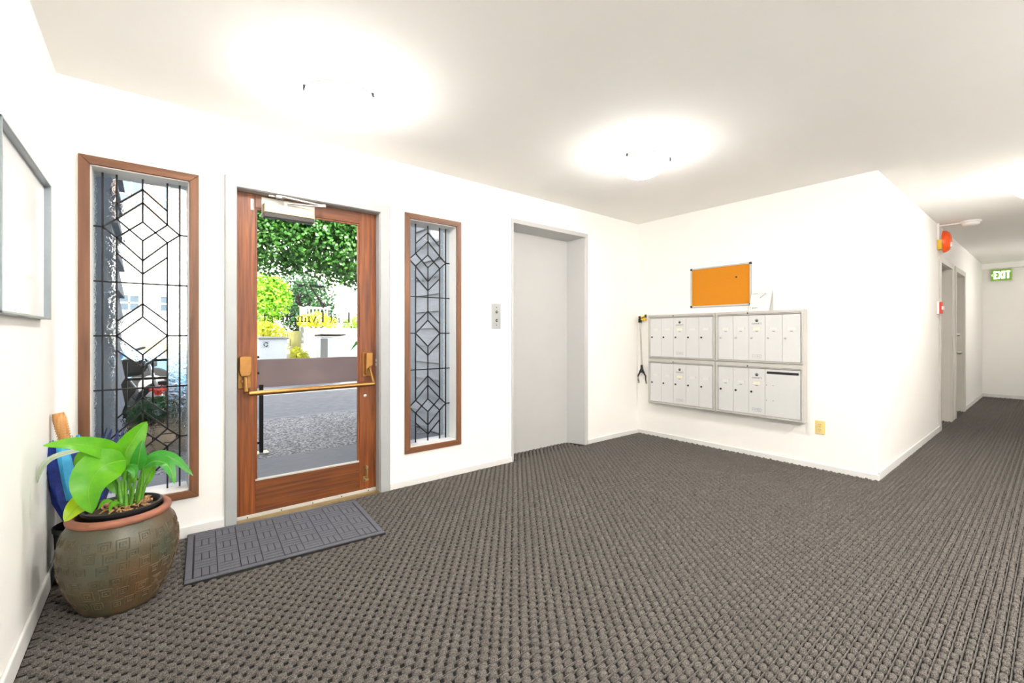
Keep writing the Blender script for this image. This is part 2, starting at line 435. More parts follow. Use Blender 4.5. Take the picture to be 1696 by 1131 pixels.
def struct(name, mb, m, label=None, bevel=0., parent=None):
    o = mb.build(name, m, parent, bevel=bevel); o['kind'] = 'structure'
    if label: o['label'] = label
    return o

TH = .2
W1 = (-.246, .163, .270, 2.014)   # clear opening of the left stained glass window
W2 = (1.516, 1.926, .292, 2.026)
DX0, DX1, DZ = .392, 1.280, 2.030
EX0, EX1, EZ = 2.507, 3.527, 2.195
wf = MB()
y0, y1 = YA, YA + TH
for a, b, z0, z1 in [(XL - .3, W1[0], 0, H), (W1[0], W1[1], 0, W1[2]), (W1[0], W1[1], W1[3], H), (W1[1], DX0, 0, H), (DX0, DX1, DZ, H),
                     (DX1, W2[0], 0, H), (W2[0], W2[1], 0, W2[2]), (W2[0], W2[1], W2[3], H), (W2[1], EX0, 0, H), (EX0, EX1, EZ, H), (EX1, XB + .3, 0, H)]:
    wf.box(a, b, y0, y1, z0, z1)
struct('wall_front', wf, 'wall_paint', 'white front wall with the entry door, windows and elevator')
struct('wall_left', MB().box(XL - .25, XL, -2.2, YA, 0, H), 'wall_paint', 'white left wall behind the planter')
struct('wall_right', MB().box(XB, XB + .2, YD, YA, 0, H), 'wall_paint', 'white wall carrying the mailboxes')
H1 = (7.28, 8.115); H2 = (8.488, 9.333); HZ = 2.0
wh = MB()
for a, b, z0, z1 in [(XB + .2, H1[0], 0, H), (H1[0], H1[1], HZ, H), (H1[1], H2[0], 0, H), (H2[0], H2[1], HZ, H), (H2[1], XE, 0, H)]:
    wh.box(a, b, YD, YD + .18, z0, z1)
struct('wall_hall', wh, 'wall_paint', 'white hallway wall with two recessed doors')
struct('wall_end', MB().box(XE, XE + .2, -2.2, YD + .18, 0, H), 'wall_paint', 'white end wall of the hallway')
struct('wall_back', MB().box(XL - .25, 4.8, -2.2, -2.0, 0, H).box(4.6, 4.8, -2.0, -.98, 0, H).box(4.6, XE, -.98, -.78, 0, H), 'wall_paint', 'white walls behind the viewer')
struct('ceiling', MB().box(XL - .3, XE + .3, -2.3, YA + .2, H, H + .15), 'ceiling_paint', 'flat white ceiling')
struct('trim_1', MB().box(XE - .09, XE, -.78, YD, H - .1, H), 'ceiling_paint', 'white dropped band along the hallway end ceiling')

def base(name, mb): return struct(name, mb, 'base_paint', bevel=.006)
BH = .055
base('baseboard_front', MB().box(XL + .012, .331, YA - .012, YA, 0, BH + .015))
base('baseboard_front.001', MB().box(1.354, EX0, YA - .012, YA, 0, BH))
base('baseboard_front.002', MB().box(EX1, XB - .012, YA - .012, YA, 0, BH))
base('baseboard_left', MB().box(XL, XL + .012, -2, YA, 0, .085))
base('baseboard_right', MB().box(XB - .012, XB, YD - .012, YA - .012, 0, BH))
base('baseboard_hall', MB().box(XB, 7.19, YD - .012, YD, 0, .075).box(8.21, 8.39, YD - .012, YD, 0, .075).box(9.46, XE - .012, YD - .012, YD, 0, .075))
base('baseboard_end', MB().box(XE - .012, XE, -.78, YD, 0, .07))

# ================================================================== ENTRY DOOR
fr = MB()
def casing(mb, x0, x1, xo0, xo1, zi, zo, yf, yb):
    mb.prism([(xo0, 0), (x0, 0), (x0, zi), (x1, zi), (x1, 0), (xo1, 0), (xo1, zo), (xo0, zo)], 1, yf, yb)
casing(fr, DX0, DX1, .331, 1.354, DZ, 2.095, YA - .018, YA)
fr.box(DX0 - .01, DX0 + .0015, YA - .001, YA + TH, 0, DZ).box(DX1 - .0015, DX1 + .01, YA - .001, YA + TH, 0, DZ).box(DX0, DX1, YA - .001, YA + TH, DZ - .0015, DZ + .01)
for a, b in ((DX0, DX0 + .014), (DX1 - .014, DX1)): fr.box(a, b, YA + .115, YA + .16, 0, DZ)
dfr = struct('trim_2', fr, 'frame_paint', 'grey painted metal frame around the wooden entry door', bevel=.006)
MB().tube([(DX1 + .055, YA - .019, .93), (DX1 + .055, YA - .021, .93)], .004, 8).build('screw', 'aluminium', dfr)

LY = YA + .063      # face of the door leaf
LX0, LX1, LZ0, LZ1 = DX0 + .003, DX1 - .004, .030, DZ - .004
GX0, GX1, GZ0, GZ1 = .512, 1.143, .243, 1.931
door = empty('door_1', ((LX0 + LX1) / 2, LY, LZ0), label='varnished wooden entry door with a tall glass pane and bronze panic bar', kind='structure')
for a, b in ((LX0, GX0 - .012), (GX1 + .012, LX1)):
    MB().box(a, b, LY, LY + .045, LZ0, LZ1).build('stile', 'door_wood_v', door, bevel=.002)
MB().box(GX0 - .012, GX1 + .012, LY, LY + .045, GZ1 + .012, LZ1).build('rail', 'door_wood_h', door, bevel=.002)
zs = [LZ0, .098, .165, GZ0 - .012]
for i in range(3): MB().box(GX0 - .012, GX1 + .012, LY + .0006, LY + .045, zs[i] + .0006, zs[i + 1]).build('rail', 'door_wood_h', door, bevel=.0015)
bd = MB()
w = .012
bd.box(GX0 - w, GX0, LY + .004, LY + .02, GZ0, GZ1).box(GX1, GX1 + w, LY + .004, LY + .02, GZ0, GZ1)
bd.box(GX0 - w, GX1 + w, LY + .004, LY + .02, GZ1, GZ1 + w).build('glass_bead', 'door_wood_v', door, bevel=.002)
MB().box(GX0 - w, GX1 + w, LY + .003, LY + .02, GZ0 - w, GZ0).build('glass_bead', 'aluminium_matt', door, bevel=.002)
MB().box(GX0 - .006, GX1 + .006, LY + .022, LY + .028, GZ0 - .006, GZ1 + .006).build('glass_pane', 'clear_glass', door)
# house number and street, black vinyl on the outer face of the pane (reads from the street)
lt = MB(); YT = LY + .0295
def put_px(u, v, d):
    p = px(u, v, YT); return (p.x, YT + d, p.z)
def pix(pts, ws): # strokes given where they were measured on the pane
    q = [px(u, v, YT) for u, v in pts]; ribbon(lt, [(p.x, p.z) for p in q], [w_ * 1.25 for w_ in ws], lambda x, y, d: (x, YT + d, y), .0004)
pix([(536.5, 473.5), (530, 475), (522, 474), (513.2, 472.6)], [.008, .014, .012, .008])
pix([(535.5, 473), (537, 478), (538, 484)], [.010, .006, .002])
pix([(513, 472), (520, 483), (527, 494), (533, 503), (537.2, 509.2)], [.006, .008, .011, .017, .022])
pix([(490, 468.2), (494, 472), (499, 473), (504.2, 471.6)], [.003, .012, .010, .005])
pix([(504, 471.5), (507.5, 481), (511.3, 492)], [.006, .006, .006])
pix([(511, 490.5), (506.5, 488.3), (501, 487.2), (496, 489), (492.6, 494), (493.4, 500), (497, 505), (503, 507), (509, 505.2), (513.6, 500.6)],
    [.004, .006, .012, .020, .026, .022, .014, .008, .010, .014])
B_, T_ = .17, .06
G = {
 'E': (.68, [([(.14, 0), (.14, 1)], B_), ([(.02, .98), (.6, .98)], T_), ([(.14, .51), (.44, .51)], T_), ([(.02, .02), (.62, .02)], T_), ([(.6, 1), (.59, .8)], .05), ([(.44, .62), (.44, .4)], .05), ([(.62, 0), (.64, .24)], .06)]),
 'L': (.66, [([(.14, 0), (.14, 1)], B_), ([(.02, .98), (.3, .98)], T_), ([(.02, .02), (.6, .02)], T_), ([(.6, 0), (.62, .28)], .06)]),
 'S': (.58, [(arc(.28, .74, .2, .24, 50, 200, 8) + arc(.3, .27, .22, .25, 100, -130, 10), [.04, .05, .06, .08, .1, .11, .11, .12, .12, .12, .12, .12, .11, .1, .09, .07, .06, .05, .05, .04])]),
 'a': (.52, [([(.36, 0), (.36, .42)], .11), (arc(.22, .4, .14, .12, 0, 160, 6), .06), (arc(.2, .15, .15, .14, 60, 330, 9), .07), ([(.36, .03), (.47, .02)], T_)]),
 's': (.40, [(arc(.19, .4, .13, .12, 40, 220, 7) + arc(.2, .15, .15, .14, 110, -130, 8), .075)]),
 't': (.36, [([(.15, .06), (.15, .68)], .11), ([(.02, .5), (.32, .5)], T_), ([(.15, .04), (.3, .04)], T_)]),
 'y': (.56, [([(.08, .5), (.28, .04)], .1), ([(.46, .5), (.27, 0), (.16, -.2)], .05), ([(0, .5), (.18, .5)], T_), ([(.36, .5), (.54, .5)], T_)]),
 'n': (.60, [([(.12, 0), (.12, .5)], .11), (arc(.27, .33, .17, .16, 150, 0, 8), .06), ([(.44, .36), (.44, 0)], .11), ([(.02, .02), (.22, .02)], T_), ([(.34, .02), (.54, .02)], T_), ([(.02, .49), (.14, .49)], T_)]),
 'r': (.42, [([(.12, 0), (.12, .5)], .11), (arc(.26, .36, .13, .13, 160, 40, 6), .07), ([(.02, .02), (.24, .02)], T_)]),
 'e': (.48, [(arc(.23, .25, .18, .24, 0, 320, 12), .07), ([(.06, .27), (.4, .27)], T_)]),
 ' ': (.42, []),
}
def serif(txt, xs, z, size):
    x = 0
    for ch in txt:
        wd, st = G[ch]
        for pts, ws in st:
            if isinstance(ws, list) and len(ws) != len(pts): ws = (ws + [ws[-1]] * len(pts))[:len(pts)]
            k = size
            ribbon(lt, [(x + p[0], p[1]) for p in pts], ws, lambda a, b, d: (xs - a * k, YT + d, z + b * k), .0004)
        x += wd
serif('East Lynn', 1.100, 1.234, .0745); serif('Street', .742, 1.234, .0745)
lt.build('lettering', 'ink', door)
# bottom sweep with screws
sw = MB().box(LX0 + .002, LX1 - .002, LY - .012, LY, .006, .032).build('door_sweep', 'aluminium_matt', door, bevel=.002)
for i in range(5): MB().tube([(LX0 + .06 + i * .19, LY - .0121, .02), (LX0 + .06 + i * .19, LY - .0145, .02)], .004, 8).build('screw', 'dark_steel', sw)
# panic bar
pb = MB()
pb.tube([(.452, 3.078, .792), (.84, 3.076, .795), (1.228, 3.078, .798)], .0155, 12)
pbo = pb.build('panic_bar', 'bronze', door, smooth=True)
def pivot_case(xc):
    m = MB()
    m.box(xc - .036, xc + .036, LY - .010, LY, .815, 1.015)
    m.prism([(xc - .032, .925), (xc - .024, .895), (xc + .024, .895), (xc + .032, .925), (xc + .032, 1.008), (xc + .026, 1.015), (xc - .026, 1.015), (xc - .032, 1.008)], 1, LY - .058, LY - .010)
    m.build('pivot_case', 'bronze', pbo, bevel=.004)
    MB().tube([(xc, LY - .03, .90), (xc, LY - .045, .865), (xc, 3.085, .80)], [.013, .012, .014], 8).bar((xc - .012, LY - .03, .875), (xc + .012, LY - .03, .84), .02, .03).build('pivot_arm', 'bronze', pbo, bevel=.002)
pivot_case(.440)
m = MB()
m.box(1.175, 1.243, LY - .010, LY, .845, 1.022)
m.prism([(1.186, .858), (1.198, .905), (1.236, .925), (1.238, 1.018), (1.190, 1.018)], 1, LY - .045, LY - .010)
m.build('pivot_case', 'bronze', pbo, bevel=.004)
MB().tube([(1.216, LY - .02, .92), (1.222, LY - .04, .885), (1.228, 3.085, .80)], [.009, .008, .012], 8).build('pivot_arm', 'bronze', pbo, bevel=.001)
# lock cylinder
MB().lathe([(.0, -.006), (.006, -.006), (.012, -.004), (.013, 0)], (1.196, LY, .705), 16, 1).build('lock_cylinder', 'aluminium', door, smooth=True)
# kick down holder
kd = MB().box(1.180, 1.212, LY - .004, LY, .085, .125).tube([(1.203, LY - .012, .195), (1.203, LY - .012, .10)], .0055, 8).tube([(1.203, LY, .19), (1.203, LY - .02, .19)], .012, 10)
kd.box(1.188, 1.218, LY - .02, LY - .004, .095, .108).build('kick_down_stop', 'brass_worn', door, bevel=.002)
# bolt plate high on the hinge side stile
MB().box(.474, .490, LY - .003, LY, 1.925, 1.992).tube([(.482, LY - .008, 1.93), (.482, LY - .008, 1.985)], .004, 6).build('flush_bolt', 'aluminium', door, bevel=.001)
# hinges on the closing side
for z in (.93, .96): MB().tube([(LX1 + .001, LY - .006, z - .01), (LX1 + .001, LY - .006, z + .01)], .006, 8).build('hinge_knuckle', 'aluminium', door)
# door closer
cl = MB().box(.533, .850, LY - .006, LY, 1.885, 2.015).build('door_closer', 'aluminium_matt', door, bevel=.002)
CY = LY - .064
MB().prism([(CY, 1.912), (LY - .006, 1.912), (LY - .006, 1.972), (CY, 1.968)], 0, .538, .832).build('closer_cover', 'closer_paint', cl, bevel=.004)
MB().box(.540, .834, CY + .003, LY - .006, 1.884, 1.912).build('closer_body', 'closer_dark', cl, bevel=.003)
MB().prism([(.60, 2.020), (.615, 2.040), (.655, 2.040), (.665, 2.022), (.65, 2.012), (.61, 2.012)], 1, YA + .0, YA + .03).box(.565, .600, YA + .012, YA + .03, 2.015, 2.026).build('arm_bracket', 'aluminium', cl, bevel=.003)
MB().bar((.640, YA - .005, 2.020), (.885, YA - .02, 2.002), .022, .008).tube([(.885, YA - .02, 1.994), (.885, YA - .02, 2.012)], .014, 10).bar((.885, YA - .02, 1.996), (.66, YA + .01, 1.986), .020, .006).tube([(.66, YA + .01, 1.968), (.66, YA + .01, 1.990)], .012, 10).build('closer_arm', 'aluminium_matt', cl, bevel=.001)
# threshold
struct('trim_3', MB().prism([(YA - .02, 0), (YA + .005, .012), (YA + .11, .014), (YA + .2, .0)], 0, DX0, DX1), 'brass_worn', 'worn brass threshold under the entry door')

# ================================================================== STAINED GLASS WINDOWS
def motif():
    """panes of one window (x from the centre line, z from the middle) with their glass, and the lead lines"""
    a, s, o, g, T = .055, .108, .164, .2035, .8715
    P = []; Lc = []
    def both(poly, kind):
        P.append((poly, kind)); P.append(([(-x, z) for x, z in poly][::-1], kind))
    def half(sg):
        f = lambda pts: [(x, z * sg) for x, z in pts]
        for z0, z1 in ((.579, T), (.289, .579), (0, .289)): both(f([(o, z0), (g, z0), (g, z1), (o, z1)]), 'hammered_glass')
        both(f([(s, T), (o, T), (o, .579), (s, .630)]), 'hammered_glass')
        both(f([(s, .529), (o, .579), (o, .289), (s, .289)]), 'hammered_glass')
        both(f([(s, .289), (o, .289), (o, 0), (s, 0)]), 'hammered_glass')
        both(f([(0, T), (s, T), (s, .708), (0, .810)]), 'clear_glass')
        both(f([(0, .810), (s, .708), (s, .630), (0, .737)]), 'seedy_glass')
        both(f([(0, .737), (s, .630), (a, .579), (0, .630)]), 'seedy_glass')
        both(f([(s, .630), (o, .579), (s, .529), (a, .579)]), 'bevel')
        P.append((f([(0, .630), (a, .579), (0, .5265), (-a, .579)]), 'bevel'))
        both(f([(0, .5265), (a, .579), (s, .529), (0, .416)]), 'seedy_glass')
        both(f([(0, .416), (s, .529), (s, .446), (0, .342)]), 'seedy_glass')
        both(f([(0, .342), (s, .446), (s, .289), (0, .289)]), 'clear_glass')
        both(f([(0, .289), (s, .289), (s, .078), (0, .177)]), 'clear_glass')
        both(f([(0, .177), (s, .078), (s, 0), (0, .105)]), 'seedy_glass')
        def ln(*pts):
            for m in (1, -1):
                for i in range(len(pts) - 1): Lc.append(((pts[i][0] * m, pts[i][1] * sg), (pts[i + 1][0] * m, pts[i + 1][1] * sg)))
        ln((0, .810), (s, .708)); ln((0, .737), (s, .630), (o, .579), (s, .529), (0, .416)); ln((0, .630), (a, .579), (s, .529)); ln((s, .630), (a, .579), (0, .5265))
        ln((0, .342), (s, .446)); ln((0, .177), (s, .078)); ln((0, .105), (s, 0)); ln((o, .579), (g, .579)); ln((0, .289), (g, .289))
        ln((o, 0), (o, T)); ln((s, T), (s, .630)); ln((s, .529), (s, 0))
        for z0, z1 in ((T, .630), (.5265, .105)): Lc.append(((0, z0 * sg), (0, z1 * sg)))
    half(1); half(-1)
    P.append(([(0, .105), (s, 0), (0, -.105), (-s, 0)], 'bevel'))
    for m in (1, -1): Lc.append(((s * m, 0), (g * m, 0)))
    return P, Lc
PANES, CAMES = motif()
def stained_window(name, W, label):
    xc, zc = (W[0] + W[1]) / 2, (W[2] + W[3]) / 2; YG = YA + .098
    root = empty(name, (xc, YA, W[2]), label=label, kind='structure')
    c = .0435; yf = YA - .014
    o0, o1, z0, z1 = W[0] - c, W[1] + c, W[2] - c, W[3] + c
    for poly in ([(o0, z0), (W[0], W[2]), (W[0], W[3]), (o0, z1)], [(o1, z1), (W[1], W[3]), (W[1], W[2]), (o1, z0)]):
        MB().prism(poly, 1, yf, YA).build('casing_board', 'casing_wood_v', root, bevel=.003)
    for poly in ([(o0, z1), (W[0], W[3]), (W[1], W[3]), (o1, z1)], [(o1, z0), (W[1], W[2]), (W[0], W[2]), (o0, z0)]):
        MB().prism(poly, 1, yf, YA).build('casing_board', 'casing_wood_h', root, bevel=.003)
    rv = MB(); e = .005
    rv.box(W[0], W[0] + e, YA, YA + .19, W[2], W[3]).box(W[1] - e, W[1], YA, YA + .19, W[2], W[3]).box(W[0], W[1], YA, YA + .19, W[2], W[2] + e).box(W[0], W[1], YA, YA + .19, W[3] - e, W[3])
    rv.build('reveal', 'base_paint', root)
    for poly, kind in PANES:
        m = MB(); pts = [(xc + x, zc + z) for x, z in poly]
        if kind == 'bevel':
            cx = sum(p[0] for p in pts) / len(pts); cz = sum(p[1] for p in pts) / len(pts); n = len(pts); ins = [(cx + (p[0] - cx) * .72, cz + (p[1] - cz) * .72) for p in pts]
            vs = [(p[0], YG + .003, p[1]) for p in pts] + [(p[0], YG, p[1]) for p in pts] + [(p[0], YG - .004, p[1]) for p in ins]
            fs = [tuple(range(n))] + [(i, (i + 1) % n, n + (i + 1) % n, n + i) for i in range(n)] + [(n + i, n + (i + 1) % n, 2 * n + (i + 1) % n, 2 * n + i) for i in range(n)] + [tuple(range(2 * n, 3 * n))]
            m.add(vs, fs).build('pane', 'clear_glass', root)
        else:
            m.prism(pts, 1, YG - .002, YG + .002).build('pane', kind, root)
    m = MB()
    for (xa, za), (xb, zb) in CAMES: m.bar((xc + xa, YG, zc + za), (xc + xb, YG, zc + zb), .0082, .010, up=(0, 1, 0))
    m.build('lead_came', 'lead', root)
    return root
stained_window('window_1', W1, 'tall leaded glass window in a brown wood casing behind the plant')
stained_window('window_2', W2, 'tall leaded glass window in a brown wood casing between door and elevator')

# ================================================================== ELEVATOR
YE = YA + .195
ef = MB()
ef.prism([(YA - .008, 2.155), (YE, 2.135), (YE, 2.21), (YA - .008, EZ)], 0, EX0, EX1)
ef.box(EX0, EX0 + .022, YA - .008, YE + .02, 0, 2.16)
rj = [(3.417, YE + .02), (3.488, YA + .012), (3.494, YA + .001), (3.503, YA - .006), (3.514, YA - .008), (EX1, YA - .008), (EX1, YE + .02)]
ef.prism(rj, 2, 0, 2.16)
struct('trim_4', ef, 'elevator_paint', 'grey metal elevator frame with splayed right jamb', bevel=.003)
ed = empty('door_2', (2.97, YE, 0), label='plain grey sliding elevator door in its recess', kind='structure')
MB().box(EX0 + .01, 3.43, YE, YE + .03, .006, 2.15).build('door_panel', 'elevator_paint', ed, bevel=.002)
MB().box(EX0 + .01, 3.43, YE - .006, YE + .03, 0, .006).build('sill_track', 'aluminium', ed)
struct('wall_shaft', MB().box(EX0 - .1, EX1 + .1, YE + .03, YE + .06, 0, 2.3), 'wall_paint')

cp = empty('call_button_panel', (2.3345, YA, 1.197), label='brushed metal call panel with two round buttons left of the elevator', cat='call panel')
MB().box(2.285, 2.384, YA - .005, YA, 1.197, 1.418).build('face_plate', 'frame_paint', cp, bevel=.002)
for z in (1.345, 1.271):
    b = MB().lathe([(.0, -.010), (.010, -.010), (.012, -.008), (.012, 0)], (2.336, YA - .004, z), 20, 1).build('button', 'dark_steel', cp, smooth=True)
    MB().box(2.328, 2.344, YA - .0148, YA - .0138, z - .002, z + .002).build('button_mark', 'white_plastic', b)
    MB().lathe([(.013, -.003), (.0165, -.003), (.0165, 0), (.013, 0)], (2.336, YA - .004, z), 20, 1, closed=True).build('button_ring', 'aluminium', b, smooth=True)
for z in (1.385, 1.231): MB().lathe([(0, -.003), (.004, -.003), (.0045, 0)], (2.336, YA - .004, z), 10, 1).build('screw', 'dark_steel', cp)

# ================================================================== MAILBOXES
XM = 4.312          # face of the cabinets
DW, DH = .1424, .418
md = {}
def door_mesh(w, h):
    k = (round(w, 3), round(h, 3))
    if k not in md:
        m = MB().box(XM + .002, XM + .012, -w / 2 + .0012, w / 2 - .0012, .0012, h - .0012); md[k] = mesh_of(m, 'mailbox_door', 'mail_door')
    return md[k]
lockm = mesh_of(MB().lathe([(0, -.006), (.007, -.006), (.0095, -.004), (.0098, 0)], (XM + .002, 0, 0), 14, 0).box(XM - .0045, XM - .0035, -.0012, .0012, -.006, .006), 'lock', 'dark_steel', True)
lockb = mesh_of(MB().lathe([(0, -.006), (.007, -.006), (.0095, -.004), (.0098, 0)], (XM + .002, 0, 0), 14, 0).box(XM - .0045, XM - .0035, -.0012, .0012, -.006, .006), 'lock', 'aluminium', True)
slotm = MB().box(XM - .0005, XM + .002, -.036, .036, .010, .0125)
slotm.box(XM - .0005, XM + .002, -.036, -.034, -.002, .011).box(XM - .0005, XM + .002, .034, .036, -.002, .011)
slotm = mesh_of(slotm, 'name_slot', 'mail_door')
cardm = mesh_of(MB().box(XM + .0002, XM + .002, -.033, .033, -.012, .010), 'name_card', 'paper')
oldcard = mesh_of(MB().box(XM + .0002, XM + .002, -.033, .033, -.012, .010), 'name_card', 'label_paper')
em = MB(); XT = XM + .0014
em.lathe([(.0, -.0004), (.0145, -.0004), (.0145, 0)], (XT, 0, 0), 20, 0)
emb = mesh_of(em, 'emblem', 'ink')
ew = MB()
ribbon(ew, arc(0, .001, .008, .008, 200, -20, 8), .003, lambda x, y, d: (XT - .0006 - d, -x, y), .0003)
embw = mesh_of(ew, 'emblem_mark', 'mail_door')
tw = MB(); wall_text(tw, 'GARNETS', .020, 0, 0, XT - .0002); brandm = mesh_of(tw, 'lettering', 'ink')
tu = MB(); wall_text(tu, 'U.S. MAIL', .0135, 0, 0, XT - .0002)
for z0, z1, ya, yb in ((-.014, -.0125, -.038, .038), (.0125, .014, -.038, .038), (-.014, .014, -.038, -.0365), (-.014, .014, .0365, .038)): tu.box(XT - .0004, XT, ya, yb, z0, z1)
mailm = mesh_of(tu, 'lettering', 'ink_grey'); mailb = mesh_of(tu, 'lettering', 'ink_blue')
numm = mesh_of(MB().box(XT - .0002, XT, -.011, -.004, -.003, .003).box(XT - .0002, XT, -.003, .003, -.003, .003).box(XT - .0002, XT, .004, .011, -.003, .003), 'number_tag', 'ink_grey')

def cabinet(yl, yr, z0, z1, name_pos, label, lower, right):
    """yl: left edge (larger y), yr: right edge"""
    root = empty('mailbox_cabinet', (XB, (yl + yr) / 2, z0), label=label, cat='mailbox', group='steel mailbox cabinets in the two by two block')
    dz0, dz1 = (.415, .835) if lower else (.908, 1.326)
    dl = (2.876 if not right else 2.108)
    dr = dl - 5 * DW
    k = .018
    # casing with bevelled front frame, hollow around the doors
    def ring(o, i, xo, xi, m):
        O = [(o[0], o[2]), (o[1], o[2]), (o[1], o[3]), (o[0], o[3])]; I = [(i[0], i[2]), (i[1], i[2]), (i[1], i[3]), (i[0], i[3])]
        vs = [(xo, y, z) for y, z in O] + [(xi, y, z) for y, z in I]
        m.add(vs, [(j, (j + 1) % 4, 4 + (j + 1) % 4, 4 + j) for j in range(4)])
    m = MB()
    o = (yr, yl, z0, z1); inn = (dr - .0015, dl + .0015, dz0 - .0015, dz1 + .0015)
    if right: o2 = (yr + .004, yl - .004, z0 + .008, z1 - .008)
    else: o2 = (yr + .004, yl - .006, z0 + .008, z1 - .008)
    i2 = (inn[0] - .006, inn[1] + .006, inn[2] - .006, inn[3] + .006)
    ring(o, o, XB, XM + .008, m); ring(o, o2, XM + .008, XM - .006, m); ring(o2, i2, XM - .006, XM - .006, m); ring(i2, inn, XM - .006, XM + .012, m)
    m.box(XM + .012, XB, inn[0], inn[1], inn[2], inn[3])
    m.build('frame', 'aluminium_matt', root)
    MB().box(XM - .0075, XM + .01, dr - .004, dl + .004, dz1 + .014, dz1 + .0165).build('frame_seam', 'dark_steel', root)
    MB().box(XM - .009, XM - .006, 2.585 + (-.76 if right else 0), 2.594 + (-.76 if right else 0), dz1 + .016, dz1 + .028).build('latch', 'dark_steel', root)
    n = 3 if (right and lower) else 5
    for i in range(n):
        yc = dl - (i + .5) * DW
        d = child('mailbox_door', door_mesh(DW, dz1 - dz0), root, (-XB, yc - (yl + yr) / 2, dz0 - z0))
        zl = 1.118 - .908 if not lower else .62 - .415
        child('lock', lockb if right and not lower else lockm, d, (0, DW / 2 - .024, zl))
        child('name_slot', slotm, d, (0, 0, zl + .085))
        if i == 2:
            child('name_card', oldcard, d, (0, 0, zl + .085))
            e_ = child('emblem', emb, d, (0, 0, zl + .160)); child('emblem_mark', embw, d, (0, 0, zl + .160))
            child('lettering', brandm, d, (0, 0, zl + .130)); child('lettering', mailb if (right and lower) else mailm, d, (0, 0, .042))
        else: child('name_card', cardm, d, (0, 0, zl + .085))
        if right or i == 2: child('number_tag', numm, d, (0, 0, zl + .060))
    if right and lower:
        wd = 2 * DW; yc = dl - 3 * DW - DW
        d = child('parcel_door', door_mesh(wd, dz1 - dz0), root, (-XB, yc - (yl + yr) / 2, dz0 - z0)); d['label'] = 'wide door with a black mail slot'
        s = MB().prism([(-.128, .384), (-.124, .379), (.124, .379), (.128, .384), (.128, .396), (.124, .401), (-.124, .401), (-.128, .396)], 0, XM + .0008, XM + .0022)
        child('mail_slot', mesh_of(s, 'mail_slot', 'black_plastic'), d)
        riv = mesh_of(MB().lathe([(0, -.0015), (.003, -.001), (.0034, 0)], (XM + .002, 0, 0), 8, 0), 'rivet', 'dark_steel')
        for y, z in ((.075, .277), (.13, .277), (.075, .140), (.13, .140)): child('rivet', riv, d, (0, y, z))
    return root
YM = 2.136
cabinet(2.899, YM + .001, .888, 1.365, 0, 'five-door steel mailbox cabinet beside the hanging litter grabber, upper row', False, False)
cabinet(YM - .001, 1.374, .888, 1.365, 0, 'five-door steel mailbox cabinet with the folded paper card on top', False, True)
cabinet(2.899, YM + .001, .389, .887, 0, 'five-door steel mailbox cabinet in the lower row, beside the slotted one', True, False)
cabinet(YM - .001, 1.374, .389, .887, 0, 'lower steel mailbox cabinet with a wide door under a black slot', True, True)

# folded card standing on the cabinets
tc = empty('tent_card', (4.365, 1.735, 1.365), label='small folded white paper card standing open on top of the mailboxes', cat='card')
z0, z1 = 1.3655, 1.566
MB().add([(4.330, 1.83, z0), (4.330, 1.655, z0), (4.394, 1.648, z1), (4.394, 1.825, z1)], [(0, 1, 2, 3)]).build('front_leaf', 'paper', tc, solid=.0008)
MB().add([(4.399, 1.83, z0), (4.399, 1.640, z0), (4.395, 1.648, z1), (4.395, 1.825, z1)], [(0, 1, 2, 3)]).build('rear_leaf', 'paper', tc, solid=.0008)
def oncard(y, t, d): return (4.330 + .064 * t - .0012 - d, y, z0 + (z1 - z0) * t)
def mark(pts, wd): m = MB(); ribbon(m, pts, wd, oncard, .0002); m.build('print_mark', 'ink_grey', tc)
mark([(1.815, .81), (1.765, .81)], .02)
mark([(1.745, .60), (1.74, .66), (1.732, .63), (1.728, .72), (1.718, .69), (1.712, .80), (1.704, .82), (1.698, .74)], .006)
mark(arc(1.808, .14, .012, .05, 0, 330, 10), .006)
mark([(1.792, .145), (1.755, .145)], .03)

# cork board
cb = empty('cork_board', (XB, 2.134, 1.428), label='small orange cork notice board in a silver frame above the mailboxes', cat='notice board')
Y0, Y1, Z0, Z1, f = 1.832, 2.440, 1.428, 1.834, .015
MB().box(XB - .010, XB - .001, Y0 + .005, Y1 - .005, Z0 + .005, Z1 - .005).build('cork_sheet', 'cork', cb)
for a, b, c, d in ((Y0, Y1, Z0, Z0 + f), (Y0, Y1, Z1 - f, Z1), (Y0, Y0 + f, Z0, Z1), (Y1 - f, Y1, Z0, Z1)): MB().box(XB - .017, XB, a, b, c, d).build('frame_bar', 'aluminium_matt', cb, bevel=.003)
for y in (Y0, Y1):
    for z in (Z0, Z1):
        a, b = (y - .002, y + .02) if y == Y0 else (y - .02, y + .002); c, d = (z - .002, z + .02) if z == Z0 else (z - .02, z + .002)
        MB().box(XB - .0185, XB, a, b, c, d).build('corner_cap', 'dark_steel', cb, bevel=.003)
pp = empty('push_pin', (XB - .01, 1.97, 1.705), label='tiny dark push pin stuck in the cork board', cat='push pin')
MB().lathe([(0, -.016), (.006, -.016), (.007, -.014), (.004, -.010), (.004, -.005), (.008, -.003), (.008, -.001), (0, -.001)], (XB - .0095, 1.970, 1.705), 12, 0).build('pin_head', 'black_plastic', pp, smooth=True)
MB().tube([(XB - .0105, 1.970, 1.705), (XB - .004, 1.970, 1.705)], .0012, 6).build('pin_point', 'aluminium', pp)

